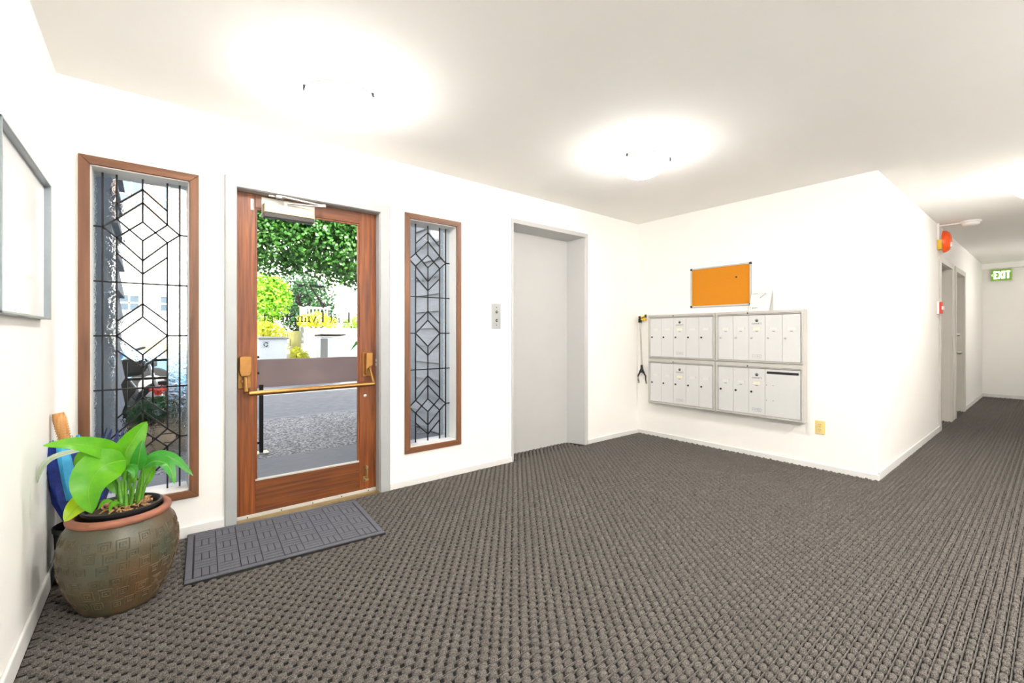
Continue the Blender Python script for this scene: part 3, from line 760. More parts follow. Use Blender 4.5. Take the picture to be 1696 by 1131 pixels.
# wall outlet
ot = empty('wall_outlet', (XB, 1.28, .305), label='ivory duplex power outlet low on the wall right of the mailboxes', cat='outlet')
MB().box(XB - .005, XB, 1.243, 1.317, .304, .418).build('cover_plate', 'ivory_plastic', ot, bevel=.003)
for z in (.382, .340):
    r = MB().prism([(1.264, z - .010), (1.270, z - .015), (1.290, z - .015), (1.296, z - .010), (1.296, z + .010), (1.290, z + .015), (1.270, z + .015), (1.264, z + .010)], 0, XB - .0075, XB - .004).build('receptacle', 'ivory_plastic', ot, bevel=.001)
    for y, hh in ((1.2735, .004), (1.2865, .005)): MB().box(XB - .0080, XB - .0070, y - .0012, y + .0012, z + .001 - hh + .003, z + .001 + hh + .003).build('slot', 'black_plastic', r)
    MB().lathe([(0, -.0005), (.0025, -.0005), (.0025, 0)], (XB - .0075, 1.28, z - .008), 8, 0).build('slot', 'black_plastic', r)
MB().lathe([(0, -.0015), (.003, -.001), (.003, 0)], (XB - .005, 1.28, .361), 8, 0).build('screw', 'brass_worn', ot)

# litter grabber hanging from the cabinet
XG = 4.37
gb = empty('reacher_grabber', (XG, 3.035, .56), label='litter grabber with yellow grip and black claw hanging beside the mailboxes', cat='grabber')
MB().tube([(XG, 3.045, 1.285), (XG, 3.025, .795)], .009, 10).build('shaft', 'aluminium', gb, smooth=True)
MB().box(XG - .012, XG + .012, 3.030, 3.062, 1.285, 1.335).lathe([(.0, -.013), (.013, -.013), (.013, .013), (0, .013)], (XG, 3.050, 1.348), 14, 0).build('head', 'black_plastic', gb, bevel=.003)
MB().prism([(3.035, 1.315), (2.965, 1.305), (2.962, 1.330), (3.035, 1.335)], 0, XG - .010, XG + .010).prism([(3.035, 1.347), (2.985, 1.368), (2.978, 1.352), (3.035, 1.338)], 0, XG - .010, XG + .010).build('grip', 'yellow_plastic', gb, bevel=.004)
MB().bar((XG - .004, 3.045, 1.327), (XG - .004, 2.975, 1.352), .010, .008).box(XG - .012, XG + .012, 2.966, 2.980, 1.342, 1.377).build('trigger', 'black_plastic', gb, bevel=.002)
MB().prism([(3.035, .80), (3.015, .80), (3.013, .755), (2.990, .715), (3.000, .705), (3.024, .712), (3.050, .703), (3.060, .713), (3.037, .755)], 0, XG - .010, XG + .010).build('claw_yoke', 'black_plastic', gb, bevel=.003)
for sgn, pts in ((1, [(XG, 3.050, .712), (XG, 3.073, .672), (XG, 3.070, .625), (XG, 3.064, .600)]), (-1, [(XG, 3.000, .712), (XG, 2.972, .675), (XG, 2.972, .635), (XG, 2.965, .600)])):
    j = MB().tube(pts, [.010, .008, .007, .006], 8).build('claw_jaw', 'black_plastic', gb, smooth=True)
    MB().tube([Vector(pts[-1]) + Vector((0, .0, .010)), Vector(pts[-1]) + Vector((0, 0, -.012))], .009, 8).build('rubber_tip', 'bin_grey', j, smooth=True)

# ================================================================== CEILING LIGHTS AND HALL FITTINGS
def ceiling_light(x, y, label, r=.18, m='lamp_glass'):
    root = empty('ceiling_light', (x, y, H), label=label, cat='ceiling light', group='round glass ceiling lights')
    MB().lathe([(.06, 0), (.06, -.02), (.045, -.03), (0, -.03)], (x, y, H), 24).build('base_plate', 'white_plastic', root, smooth=True)
    zr = H - .073; k_ = .3 if m != 'lamp_glass' else .80
    pr = [(r, .004), (r * .97, -.018), (r * .86, -.048), (r * .68, -.075), (r * .45, -.095), (r * .2, -.105), (0, -.107)]
    MB().lathe(pr[:-1] + [(.001, -.107)], (x, y, zr), 32).build('glass_bowl', m, root, smooth=True)
    MB().lathe([(0, .0), (r * k_, .0), (r * k_, .003), (0, .003)], (x, y, zr + .012), 28).build('added_baffle', 'white_plastic', root)  # added disc hidden in the bowl, holds light off the ceiling
    MB().lathe([(r - .004, -.002), (r + .006, -.002), (r + .006, .007), (r - .004, .007)], (x, y, zr), 40, closed=True).build('rim', 'aluminium', root, smooth=True)
    for k in range(3):
        a = R(64 + 120 * k); cx, cy = x + math.cos(a) * (r + .006), y + math.sin(a) * (r + .006)
        MB().tube([(cx, cy, zr - .012), (cx, cy, zr + .012)], .008, 8).bar((cx, cy, zr + .012), (x + math.cos(a) * .05, y + math.sin(a) * .05, H - .012), .010, .004).build('clip', 'dark_steel', root)
ceiling_light(.764, 2.345, 'glowing glass bowl ceiling light above the entry door')
ceiling_light(2.676, 1.852, 'glowing glass bowl ceiling light in the middle of the lobby')
ceiling_light(5.62, .075, 'glowing glass bowl ceiling light in the hallway at the picture edge')
ceiling_light(2.9, -1.15, 'added fill light shaped as a glass bowl, behind the viewer towards the hallway', m='fill_lamp_glass')  # added bowl, unseen, brightens the lobby from behind the viewer
ceiling_light(.5, -.9, 'added fill light shaped as a glass bowl, behind the viewer by the left wall', m='fill_lamp_glass')  # second added bowl out of view, evens out walls and ceiling
ceiling_light(9.9, -.45, 'glowing glass bowl ceiling light at the far end of the hallway')

sd = empty('smoke_detector', (7.2, .633, H), label='round white smoke detector on the hallway ceiling', cat='smoke detector')
MB().lathe([(.088, 0), (.088, -.014), (.082, -.018), (0, -.018)], (7.2, .633, H), 28).build('base_ring', 'white_plastic', sd, smooth=True)
MB().lathe([(.074, -.018), (.070, -.040), (.050, -.052), (0, -.054)], (7.2, .633, H), 28).build('sensor_head', 'white_plastic', sd, smooth=True)
tag(MB().box(7.195, 7.215, .70, YD, H - .016, H).build('cable_raceway', 'white_plastic', bevel=.003), 'thin white cable raceway from the hall wall to the smoke detector', 'cable raceway')

# hallway doors
def hall_door(n, tr, X0, X1, label, tlabel, knob):
    m = MB(); casing(m, X0, X1, X0 - .085, X1 + .095, HZ, HZ + .07, YD - .016, YD)
    m.box(X0 - .01, X0 + .003, YD - .001, YD + .12, 0, HZ).box(X1 - .003, X1 + .01, YD - .001, YD + .12, 0, HZ).box(X0, X1, YD - .001, YD + .12, HZ - .003, HZ + .01)
    struct(tr, m, 'hall_door_paint', tlabel, bevel=.004)
    d = empty(n, ((X0 + X1) / 2, YD + .09, 0), label=label, kind='structure')
    MB().box(X0 + .005, X1 - .005, YD + .088, YD + .128, .008, HZ - .005).build('door_panel', 'hall_door_paint', d)
    if knob:
        kx = X0 + .10
        MB().lathe([(0, -.125), (.022, -.123), (.026, -.115), (.028, 0)], (kx, YD + .088, 1.15), 16, 1).build('deadbolt', 'aluminium', d, smooth=True)
        MB().lathe([(0, -.145), (.020, -.142), (.030, -.12), (.026, -.09), (.014, -.07), (.014, -.015), (.033, -.010), (.033, 0)], (kx, YD + .088, .905), 20, 1).build('door_knob', 'aluminium', d, smooth=True)
hall_door('door_3', 'trim_5', H1[0], H1[1], 'grey hallway door nearest the lobby, under the fire bell', 'grey casing of the nearer hallway door', False)
hall_door('door_4', 'trim_6', H2[0], H2[1], 'grey hallway door farther along, with knob and deadbolt', 'grey casing of the farther hallway door', True)

fb = empty('fire_bell', (7.17, YD, 2.225), label='round orange fire alarm bell over the first hallway door', cat='alarm bell')
MB().box(7.05, 7.19, YD - .042, YD, 2.135, 2.245).build('back_box', 'bell_yellow', fb, bevel=.004)
MB().box(7.06, 7.08, YD - .02, YD, 2.245, H).build('conduit', 'white_plastic', fb)
MB().lathe([(.03, .05), (.03, .02), (.02, .02)], (7.2, YD - .10, 2.225), 16, 1).build('standoff', 'dark_steel', fb)
MB().lathe([(0, -.040), (.02, -.040), (.06, -.036), (.10, -.022), (.122, .004), (.130, .030), (.127, .034), (.118, .034)], (7.2, YD - .070, 2.235), 36, 1).build('gong', 'bell_orange', fb, smooth=True)
ps = empty('pull_station', (7.11, YD, 1.385), label='red and white fire alarm pull station beside the first hallway door', cat='fire alarm')
MB().box(7.06, 7.16, YD - .018, YD, 1.385, 1.53).build('back_box', 'white_plastic', ps, bevel=.003)
MB().box(7.062, 7.158, YD - .042, YD - .018, 1.39, 1.525).build('cover', 'alarm_red', ps, bevel=.004)
MB().box(7.058, 7.15, YD - .052, YD - .040, 1.435, 1.475).build('pull_handle', 'white_plastic', ps, bevel=.003)

ex = empty('exit_sign', (XE, .658, 2.112), label='lit green and white EXIT sign with left arrow on the hallway end wall', cat='exit sign')
XS = XE - .05
MB().box(XS, XE, .527, .79, 2.112, 2.322).build('housing', 'exit_box', ex, bevel=.004)
MB().box(XS - .003, XS, .535, .782, 2.120, 2.314).build('green_face', 'exit_green', ex)
m = MB()
def put(a, b, d): return (XS - .004 - d, a, b)
def st(pts, wd=.024): ribbon(m, pts, wd, put, .002)
zb, zt = 2.148, 2.284
e0 = .738
st([(e0, zb), (e0, zt)]); st([(e0 + .012, zt - .011), (e0 - .036, zt - .011)]); st([(e0, (zb + zt) / 2), (e0 - .030, (zb + zt) / 2)]); st([(e0 + .012, zb + .011), (e0 - .036, zb + .011)])
st([(.692, zb), (.644, zt)]); st([(.692, zt), (.644, zb)])
st([(.622, zb), (.622, zt)])
st([(.577, zb), (.577, zt)]); st([(.604, zt - .011), (.550, zt - .011)])
m.build('lettering', 'exit_glow', ex)
m = MB(); ribbon(m, [(.762, 2.236), (.777, 2.218), (.762, 2.200)], .008, put, .002); m.build('arrow', 'exit_glow', ex)

# framed notice case on the left wall
nc = empty('notice_case', (XL, 2.31, 1.21), label='shallow metal framed white notice case on the left wall', cat='notice case')
y0, y1, z0, z1, xf = 1.905, 2.700, 1.212, 1.780, XL + .033
MB().box(XL + .0005, XL + .012, y0 + .004, y1 - .004, z0 + .004, z1 - .004).build('back_panel', 'case_panel', nc)
for a, b, c, d in ((y0, y1, z0, z0 + .008), (y0, y1, z1 - .008, z1), (y0, y0 + .008, z0, z1), (y1 - .008, y1, z0, z1)): MB().box(XL + .001, xf, a, b, c, d).build('frame_bar', 'case_metal', nc, bevel=.0015)

# ================================================================== PLANTER, PLANT, UMBRELLAS, MAT
PX, PY = -.105, 2.535
pt = empty('planter', (PX, PY, 0), label='round glazed clay planter with stamped square spirals and a terracotta rim', cat='planter')
prof = [(.100, 0), (.118, .003), (.128, .012), (.150, .055), (.176, .115), (.194, .180), (.200, .240), (.197, .290), (.186, .335), (.168, .368), (.158, .380)]
def rad(z):
    for (r0, z0), (r1, z1) in zip(prof, prof[1:]):
        if z0 <= z <= z1: return r0 + (r1 - r0) * (z - z0) / max(z1 - z0, 1e-6)
    return .158
pp_ = []
for i in range(30):
    z = .380 * i / 29; pp_.append((z,))
def smooth_r(z): return (rad(max(0, z - .012)) + rad(z) * 2 + rad(min(.38, z + .012))) / 4
body = [(.0, .0)] + [(smooth_r(z[0]), z[0]) for z in pp_] + [(.150, .388), (.142, .380), (.140, .34), (.140, .25), (.0, .25)]
MB().lathe(body, (PX, PY, 0), 56).build('pot_body', 'pot_glaze', pt, smooth=True)
MB().lathe([(.158 + .016 * math.cos(R(t)), .392 + .016 * math.sin(R(t))) for t in range(0, 360, 30)], (PX, PY, 0), 56, closed=True).build('rim', 'terracotta', pt, smooth=True)
# stamped squares: raised key lines following the belly
def stamp(th, z, s, kind):
    m = MB(); rk = .0020
    def put_(x, y):
        zz = z + y; r = smooth_r(zz) + .0004; a = th + x / r
        return Vector((PX + r * math.cos(a), PY + r * math.sin(a), zz))
    def line(pts):
        for (xa, ya), (xb, yb) in zip(pts, pts[1:]):
            k = 3; m.tube([put_(xa + (xb - xa) * t / k, ya + (yb - ya) * t / k) for t in range(k + 1)], rk, 4)
    h = s / 2
    line([(-h, -h), (h, -h), (h, h), (-h, h), (-h, -h)] if kind % 3 == 0 else [(-h, -h), (-h, h), (h, h), (h, -h * .2)])
    q = s * .26; line([(-q, -q), (q, -q), (q, q), (-q, q), (-q, -q)] if kind % 2 == 0 else [(q, -q), (-q, -q), (-q, q), (q, q), (q, 0)])
    b = s * .09; m.box(0, 0, 0, 0, 0, 0); m.v = m.v[:-8]; m.f = m.f[:-6]; m.mi = m.mi[:-6]
    p = put_(0, 0); m.lathe([(0, -b), (b, 0), (0, b)], p, 6)
    return m
k = 0
for row, z in enumerate((.075, .125, .175, .225, .275, .322)):
    nn = 19
    for i in range(nn):
        th = 2 * math.pi * (i + .5 * (row % 2)) / nn + random.uniform(-.05, .05)
        stamp(th, z + random.uniform(-.008, .008), random.uniform(.034, .042), random.randrange(6)).build('stamped_square', 'pot_glaze', pt); k += 1

nz = .404
np_ = empty('nursery_pot', (PX, PY + .005, .26), label='thin black plastic nursery pot sitting inside the glazed planter', cat='plant pot')
cx, cy = PX + .006, PY + .004
MB().lathe([(.095, .262), (.124, nz + .006), (.134, nz + .006), (.135, nz + .018), (.128, nz + .020), (.121, nz + .012), (.118, nz - .005), (.092, .268)], (cx, cy, 0), 40, closed=True).build('pot_wall', 'nursery_plastic', np_, smooth=True)
m = MB(); n = 26
gv = [(cx, cy, nz + .004)]; gf = []
for rr in (.05, .09, .117):
    for k in range(n):
        a = 2 * math.pi * k / n; gv.append((cx + rr * math.cos(a), cy + rr * math.sin(a), nz + random.uniform(-.006, .008) - rr * .05))
for k in range(n): gf.append((0, 1 + k, 1 + (k + 1) % n))
for q in range(2):
    for k in range(n): gf.append((1 + q * n + k, 1 + (q + 1) * n + k, 1 + (q + 1) * n + (k + 1) % n, 1 + q * n + (k + 1) % n))
m.add(gv, gf).build('soil', 'soil', np_, smooth=True)
m = MB()
for i in range(90):
    a = random.uniform(0, 6.28); rr = .10 * math.sqrt(random.random()); p = Vector((cx + rr * math.cos(a) + .02, cy + rr * math.sin(a), nz + random.uniform(.004, .018)))
    if (p.x - cx) ** 2 + (p.y - cy) ** 2 > .0118: continue
    d = Vector((random.uniform(-1, 1), random.uniform(-1, 1), random.uniform(-.3, .5))).normalized() * random.uniform(.008, .02)
    m.tube([p - d, p + Vector((0, 0, random.uniform(0, .006))), p + d], [.0025, .004, .002], 5)
m.build('bark_chips', 'bark', np_, kind='stuff')

pl = empty('potted_plant', (cx, cy, nz), label='leafy green house plant with broad glossy arching leaves in the planter', cat='plant')
def leaf(pts, width, nrm, m='leaf_green', cup=.18, prof_=None):
    """blade along a spine of (u, v, Y) sight points; width in metres; nrm roughly where the face looks"""
    C = [px(*p) if not isinstance(p, Vector) else p for p in pts]
    # resample the spine smoothly
    N = 14; out = []
    for i in range(N + 1):
        t = i / N * (len(C) - 1); k = min(int(t), len(C) - 2); f_ = t - k
        p0, p1, p2, p3 = C[max(k - 1, 0)], C[k], C[k + 1], C[min(k + 2, len(C) - 1)]
        out.append(.5 * ((2 * p1) + (p2 - p0) * f_ + (2 * p0 - 5 * p1 + 4 * p2 - p3) * f_ ** 2 + (3 * p1 - p0 - 3 * p2 + p3) * f_ ** 3))
    nrm = Vector(nrm).normalized(); vs = []; M = 6; rib = []
    for i, p in enumerate(out):
        t = i / N; tg = (out[min(i + 1, N)] - out[max(i - 1, 0)]).normalized(); sd_ = tg.cross(nrm).normalized(); nn_ = sd_.cross(tg)
        w_ = width / 2 * max(.02, (math.sin(math.pi * t ** .8)) ** .75 * (1 - .25 * t))
        wav = .05 * math.sin(t * 17 + width * 90)
        for k in range(M + 1):
            s_ = -1 + 2 * k / M
            vs.append(p + sd_ * (s_ * w_) + nn_ * (abs(s_) * w_ * (cup + wav * abs(s_))))
        rib.append(p - nn_ * .0003)
    fs = [(i * (M + 1) + k, i * (M + 1) + k + 1, (i + 1) * (M + 1) + k + 1, (i + 1) * (M + 1) + k) for i in range(N) for k in range(M)]
    o = MB().add(vs, fs).build('leaf', m, pl, smooth=True)
    MB().tube(rib, [.0014 * (1 - .8 * i / N) + .0003 for i in range(N + 1)], 5).build('midrib', 'leaf_rib', o, smooth=True)
    return o
cam_n = (-.05, -1, .25); up_n = (-.1, -.55, .83)
leaf([(208, 762, 2.47), (178, 769, 2.41), (156, 788, 2.37), (146, 815, 2.345), (152, 850, 2.335)], .162, (-.1, -1, .35))
leaf([(204, 766, 2.50), (184, 751, 2.46), (160, 741, 2.42), (120, 735, 2.38), (71, 738, 2.36)], .090, (-.15, -.85, .55), 'leaf_green')
leaf([(200, 775, 2.52), (209, 748, 2.53), (226, 720, 2.54), (243, 698, 2.55)], .105, (.1, -1, -.1))
leaf([(226, 780, 2.50), (229, 765, 2.48), (232, 748, 2.47), (236, 729, 2.475)], .062, (.1, -1, 0), 'leaf_dark')
leaf([(236, 776, 2.53), (249, 762, 2.53), (268, 756, 2.52), (291, 762, 2.50), (320, 788, 2.48)], .075, up_n, 'leaf_dark')
leaf([(238, 774, 2.51), (255, 764, 2.48), (274, 767, 2.45), (284, 782, 2.43), (289, 801, 2.42)], .060, (.2, -.8, .6), 'leaf_dark')
leaf([(196, 757, 2.56), (165, 750, 2.60), (140, 756, 2.62), (123, 771, 2.63)], .085, cam_n, 'leaf_green')
leaf([(150, 742, 2.62), (112, 750, 2.63), (84, 760, 2.62), (68, 778, 2.60), (62, 800, 2.60)], .034, up_n, 'leaf_pale')
leaf([(158, 818, 2.46), (140, 830, 2.42), (122, 845, 2.38), (107, 864, 2.36)], .085, (-.2, -1, .3), 'leaf_yellow')
leaf([(200, 790, 2.50), (212, 775, 2.46), (222, 779, 2.43), (222, 792, 2.42)], .046, up_n, 'leaf_dark')
leaf([(236, 806, 2.57), (243, 790, 2.58), (250, 776, 2.60), (255, 765, 2.61)], .052, cam_n, 'leaf_green')
leaf([(203, 818, 2.52), (188, 803, 2.53), (178, 790, 2.54), (173, 778, 2.55)], .048, cam_n, 'leaf_green')
leaf([(196, 842, 2.47), (184, 831, 2.44), (172, 832, 2.42), (162, 844, 2.41)], .026, up_n, 'leaf_green')
leaf([(205, 838, 2.46), (196, 832, 2.43), (186, 836, 2.42), (181, 848, 2.415)], .026, up_n, 'leaf_green')
leaf([(222, 800, 2.55), (214, 780, 2.58), (208, 765, 2.60)], .05, cam_n, 'leaf_green')
def stalk(pts, r=.0055, m='stalk_green'):
    C = [px(*p) for p in pts]; MB().tube(C, [r * 1.3, r, r * .8][:len(C)] if len(C) == 3 else r, 8).build('stalk', m, pl, smooth=True)
for q in ([(204, 836, 2.50), (203, 800, 2.49), (208, 762, 2.47)], [(199, 836, 2.52), (192, 795, 2.52), (180, 770, 2.50)], [(209, 838, 2.49), (208, 800, 2.50), (200, 770, 2.52)],
          [(216, 836, 2.51), (222, 805, 2.51), (226, 779, 2.50)], [(224, 834, 2.53), (229, 805, 2.53), (236, 776, 2.53)], [(228, 832, 2.52), (235, 800, 2.52), (238, 774, 2.51)],
          [(213, 837, 2.52), (216, 812, 2.52), (214, 785, 2.50)], [(233, 830, 2.55), (240, 805, 2.56), (250, 780, 2.57)], [(201, 837, 2.48), (198, 800, 2.50), (190, 785, 2.53)],
          [(206, 835, 2.54), (212, 790, 2.55), (212, 765, 2.57)]): stalk(q)

# umbrella bucket with two folded umbrellas, in the corner behind the planter
UX, UY = -.262, 2.905
ub = empty('umbrella_bucket', (UX, UY, 0), label='black fabric umbrella bucket on the carpet in the corner behind the planter', cat='umbrella stand')
MB().lathe([(.0, .003), (.074, .003), (.084, .02), (.090, .22), (.094, .262), (.090, .266), (.086, .262), (.080, .03), (0, .02)], (UX, UY, 0), 28).build('bucket_wall', 'black_fabric', ub, smooth=True)
MB().lathe([(.0915, .245), (.096, .245), (.097, .262), (.0925, .265)], (UX, UY, 0), 28, closed=True).build('bucket_rim', 'black_plastic', ub, smooth=True)
def umbrella(base_, top, label, mats, prof_u, tips, handle, name):
    base_, top = Vector(base_), Vector(top); ax = (top - base_); Ln = ax.length; ax.normalize()
    a = ax.cross(Vector((0, 1, 0))).normalized(); b = ax.cross(a)
    root = empty(name, base_, label=label, cat='umbrella')
    m = MB(); NL = 8; K = NL * 4; rows = []
    for i, (t, r, pl_) in enumerate(prof_u):
        row = []
        for k in range(K):
            th = 2 * math.pi * k / K; ph = (k % 4) / 4
            rr = r * (1 + pl_ * (.5 * math.cos(2 * math.pi * ph + .7 * i) ) + .06 * math.sin(3 * th + i))
            tw = .35 * t
            row.append(base_ + ax * (t * Ln + (tips * (1 if k % 4 == 0 else -.3) if i == len(prof_u) - 1 else 0)) + (a * math.cos(th + tw) + b * math.sin(th + tw)) * rr)
        rows.append(row)
    vs = [p for r in rows for p in r]
    for i in range(len(rows) - 1):
        for k in range(K):
            m.slot = 1 if len(mats) > 1 and i >= 3 and (k // 4) % 4 == 1 or (len(mats) > 1 and i == len(rows) - 2 and (k // 4) % 2 == 1) else 0
            m.f.append([i * K + k, i * K + (k + 1) % K, (i + 1) * K + (k + 1) % K, (i + 1) * K + k]); m.mi.append(m.slot)
    m.v = [tuple(p) for p in vs]
    m.build('canopy', mats, root, smooth=True, solid=.0015)
    MB().tube([base_, base_ + ax * (Ln * .86)], .005, 8).build('shaft', 'dark_steel', root)
    MB().tube([base_ - ax * .004, base_ + ax * .05], [.003, .006], 8).build('ferrule', 'dark_steel', root)
    if handle:
        hp = [top - ax * .16, top - ax * .10, top - ax * .03, top]
        MB().tube(hp, [.019, .021, .024, .020], 12).build('handle', 'handle_wood', root, smooth=True)
        g = MB()
        for i in range(9): g.tube([top - ax * (.045 + i * .012) - ax * .002, top - ax * (.045 + i * .012) + ax * .002], .0245, 12)
        g.build('grip_rings', 'handle_wood', root)
    else:
        MB().tube([top - ax * .12, top], [.012, .014], 10).build('handle', 'black_plastic', root, smooth=True)
    return root
umbrella((-.200, 2.875, .035), (-.340, 2.925, .785), 'blue print umbrella with carved wooden handle, loosely folded in the corner', ['umbrella_blue', 'umbrella_light'],
         [(.04, .012, .1), (.25, .035, .3), (.36, .060, .35), (.48, .076, .4), (.60, .080, .4), (.72, .074, .45), (.82, .055, .5)], .02, True, 'umbrella')
umbrella((-.285, 2.960, .035), (-.165, 3.045, .590), 'dark navy umbrella with pointed rib tips behind the blue one', ['umbrella_navy'],
         [(.05, .010, .1), (.3, .024, .3), (.5, .036, .4), (.75, .040, .4), (1.06, .042, .4)], .045, False, 'umbrella')

# door mat with basket ribs
mt = empty('door_mat', (.592, 2.752, 0), label='grey rectangular door mat with a raised basket pattern before the entry door', cat='door mat')
MW, MD = .925, .605
zf = .0185
o = MB().box(-MW / 2, MW / 2, -MD / 2, MD / 2, zf - .008, zf + .002).build('backing', 'mat_rubber'); o.parent = mt
for a, b, c, d in ((-MW / 2, MW / 2, -MD / 2, -MD / 2 + .032), (-MW / 2, MW / 2, MD / 2 - .032, MD / 2), (-MW / 2, -MW / 2 + .032, -MD / 2 + .033, MD / 2 - .033), (MW / 2 - .032, MW / 2, -MD / 2 + .033, MD / 2 - .033)):
    o = MB().box(a + .003, b - .003, c + .002, d - .002, zf + .002, zf + .007).build('border', 'mat_fibre', bevel=.002); o.parent = mt
nx, ny = 9, 6; bw, bh = (MW - .07) / nx, (MD - .07) / ny
rh = mesh_of(MB().box(-bw / 2 + .002, bw / 2 - .002, -bh / 6 + .002, bh / 6 - .002, zf + .002, zf + .0075), 'rib', 'mat_fibre')
rv_ = mesh_of(MB().box(-bw / 6 + .002, bw / 6 - .002, -bh / 2 + .002, bh / 2 - .002, zf + .002, zf + .0075), 'rib', 'mat_fibre')
for i in range(nx):
    for j in range(ny):
        X, Y = -MW / 2 + .035 + (i + .5) * bw, -MD / 2 + .035 + (j + .5) * bh
        for q in (-1, 0, 1):
            if (i + j) % 2: child('rib', rh, mt, (X, Y + q * bh / 3, 0))
            else: child('rib', rv_, mt, (X + q * bw / 3, Y, 0))
mt.rotation_euler = (0, 0, R(-4.2))

# ================================================================== OUTDOORS
bl = MB().box(-9, 11, -2.6, YA + TH, H + .16, 6.9).box(-9, XL - .32, -2.6, YA + TH, 0, H + .16).box(XB + .6, 11, YA - .4, YA + TH, 0, H + .16)
struct('wall_upper', bl, 'siding_grey', 'upper storeys of the building above the lobby')
gr = empty('ground', (1, 6, -.02), kind='structure', label='paved ground in front of the building')
MB().box(-6, 2.7, YA + TH, 4.675, -.15, -.004).build('paving_slab', 'concrete', gr, bevel=.006)
for xa, xb in ((-6, -1.2), (-1.195, 1.8), (1.805, 6)): 
    MB().box(xa, xb, 4.685, 5.42, -.15, -.006).build('paving_slab', 'aggregate', gr, bevel=.006)
    MB().box(xa, xb, 5.43, 6.78, -.15, -.008).build('paving_slab', 'aggregate', gr, bevel=.006)
struct('kerb', MB().box(-20, 24, 6.79, 6.93, -.15, -.012), 'concrete', 'concrete kerb', bevel=.01)
struct('street', MB().box(-20, 24, 6.93, 12.0, -.2, -.06), 'asphalt', 'street seen through the door')
struct('sidewalk', MB().box(-20, 24, 12.0, 27, -.2, .0), 'concrete', 'far sidewalk')
# siding walls beside the porch: lapped boards
def siding(name, X, face, ya, yb, h, m, label, th=.12):
    core = MB().box(min(X, X + th * face), max(X, X + th * face), ya, yb, 0, h)
    o = struct(name, core, m, label); z = .02
    i = 0
    while z < h - .19:
        b = MB(); x0 = X - face * .002; x1 = X - face * .034
        b.prism([(x0, z), (x1, z), (x1, z + .004), (x0, z + .205)], 1, ya, yb).build('siding_board', m, o); z += .20
    return o
siding('wall_porch', 2.58, 1, YA + TH, 6.2, 3.0, 'siding_grey', 'grey lapped siding right of the porch')
siding('wall_porch.001', -.195, -1, YA + TH + .25, 4.45, 3.0, 'siding_shaded', 'siding left of the porch with shade put into its blue grey colour', .5)

# porch rail with a wide board
YR = 4.88
rl = empty('porch_rail', (.82, YR, 0), label='black metal porch rail with a wide mauve board, beyond the door glass', cat='railing')
MB().box(.803, .837, YR - .017, YR + .017, 0, .66).build('post', 'rail_black', rl)
MB().box(.76, .88, YR - .06, YR + .06, -.004, .008).build('foot_plate', 'aluminium', rl)
MB().box(.765, 2.20, YR + .018, YR + .055, .632, .905).build('board', 'board_mauve', rl, bevel=.003)
MB().box(2.10, 2.134, YR - .017, YR + .017, 0, .66).build('post', 'rail_black', rl)
for z in (.93, .775): MB().box(-.19, .803, YR - .012, YR + .012, z - .011, z + .011).build('rail', 'rail_black', rl)
MB().box(-.19, -.16, YR - .015, YR + .015, 0, .93).build('post', 'rail_black', rl)
MB().box(-.16, .803, YR - .012, YR + .012, .09, .112).build('rail', 'rail_black', rl)
bm_ = mesh_of(MB().box(-.006, .006, -.006, .006, .1, .93), 'baluster', 'rail_black')
for i in range(5): child('baluster', bm_, rl, (-.16 + (i + 1) * .163 - .82, 0, 0))

# --- foliage
def leaf_cloud(name, blobs, n, size, m, parent, seed=1, up=.35):
    g = np.random.default_rng(seed); vols = np.array([b[3] * b[4] * b[5] for b in blobs]) ** .67; vols /= vols.sum()
    idx = g.choice(len(blobs), n, p=vols); Bb = np.array(blobs)[idx]
    d = g.normal(size=(n, 3)); d /= np.linalg.norm(d, axis=1)[:, None]
    rr = g.uniform(.45, 1.05, n) ** .6
    c = Bb[:, :3] + d * rr[:, None] * Bb[:, 3:6]
    nr = d * .7 + g.normal(size=(n, 3)) * .55 + np.array([0, 0, up]); nr /= np.linalg.norm(nr, axis=1)[:, None]
    t = np.cross(nr, g.normal(size=(n, 3))); t /= np.linalg.norm(t, axis=1)[:, None]; s = np.cross(nr, t)
    L = size * g.uniform(.7, 1.3, n)[:, None]; W = L * .42
    V = np.stack([c - t * L * .5, c + s * W - nr * W * .25, c + t * L * .5, c - s * W - nr * W * .25], 1).reshape(-1, 3)
    F = (np.arange(n) * 4)[:, None, None] + np.array([[0, 1, 2], [0, 2, 3]])[None]
    F = F.reshape(-1, 3); me = bpy.data.meshes.new(name); me.vertices.add(len(V)); me.vertices.foreach_set('co', V.reshape(-1))
    me.loops.add(F.size); me.loops.foreach_set('vertex_index', F.reshape(-1)); me.polygons.add(len(F))
    me.polygons.foreach_set('loop_start', np.arange(len(F)) * 3); me.polygons.foreach_set('loop_total', np.full(len(F), 3)); me.update(calc_edges=True)
    me.materials.append(MATS[m]); o = bpy.data.objects.new(name, me); COL.objects.link(o); attach(o, parent); o['kind'] = 'stuff'
    return o
def plant(name, loc, blobs, n, size, m, label, cat, seed, group=None, trunk=True):
    r = empty(name, loc, label=label, cat=cat, group=group); leaf_cloud('foliage', blobs, n, size, m, r, seed)
    if trunk:
        t = MB()
        for b in blobs[:4]: t.tube([loc, (loc[0] * .5 + b[0] * .5, loc[1] * .5 + b[1] * .5, loc[2] + (b[2] - loc[2]) * .5), b[:3]], [.03, .02, .008], 6)
        t.build('stem', 'trunk', r, smooth=True)
    return r
tr = empty('street_tree', (4.9, 9.7, -.02), label='large street tree whose leafy crown fills the top of the door glass', cat='tree')
MB().tube([(4.9, 9.7, -.1), (4.85, 9.7, 1.2), (4.6, 9.7, 2.4), (4.0, 9.7, 3.4), (3.0, 9.6, 4.2)], [.19, .15, .13, .10, .05], 10).build('trunk', 'trunk', tr, smooth=True)
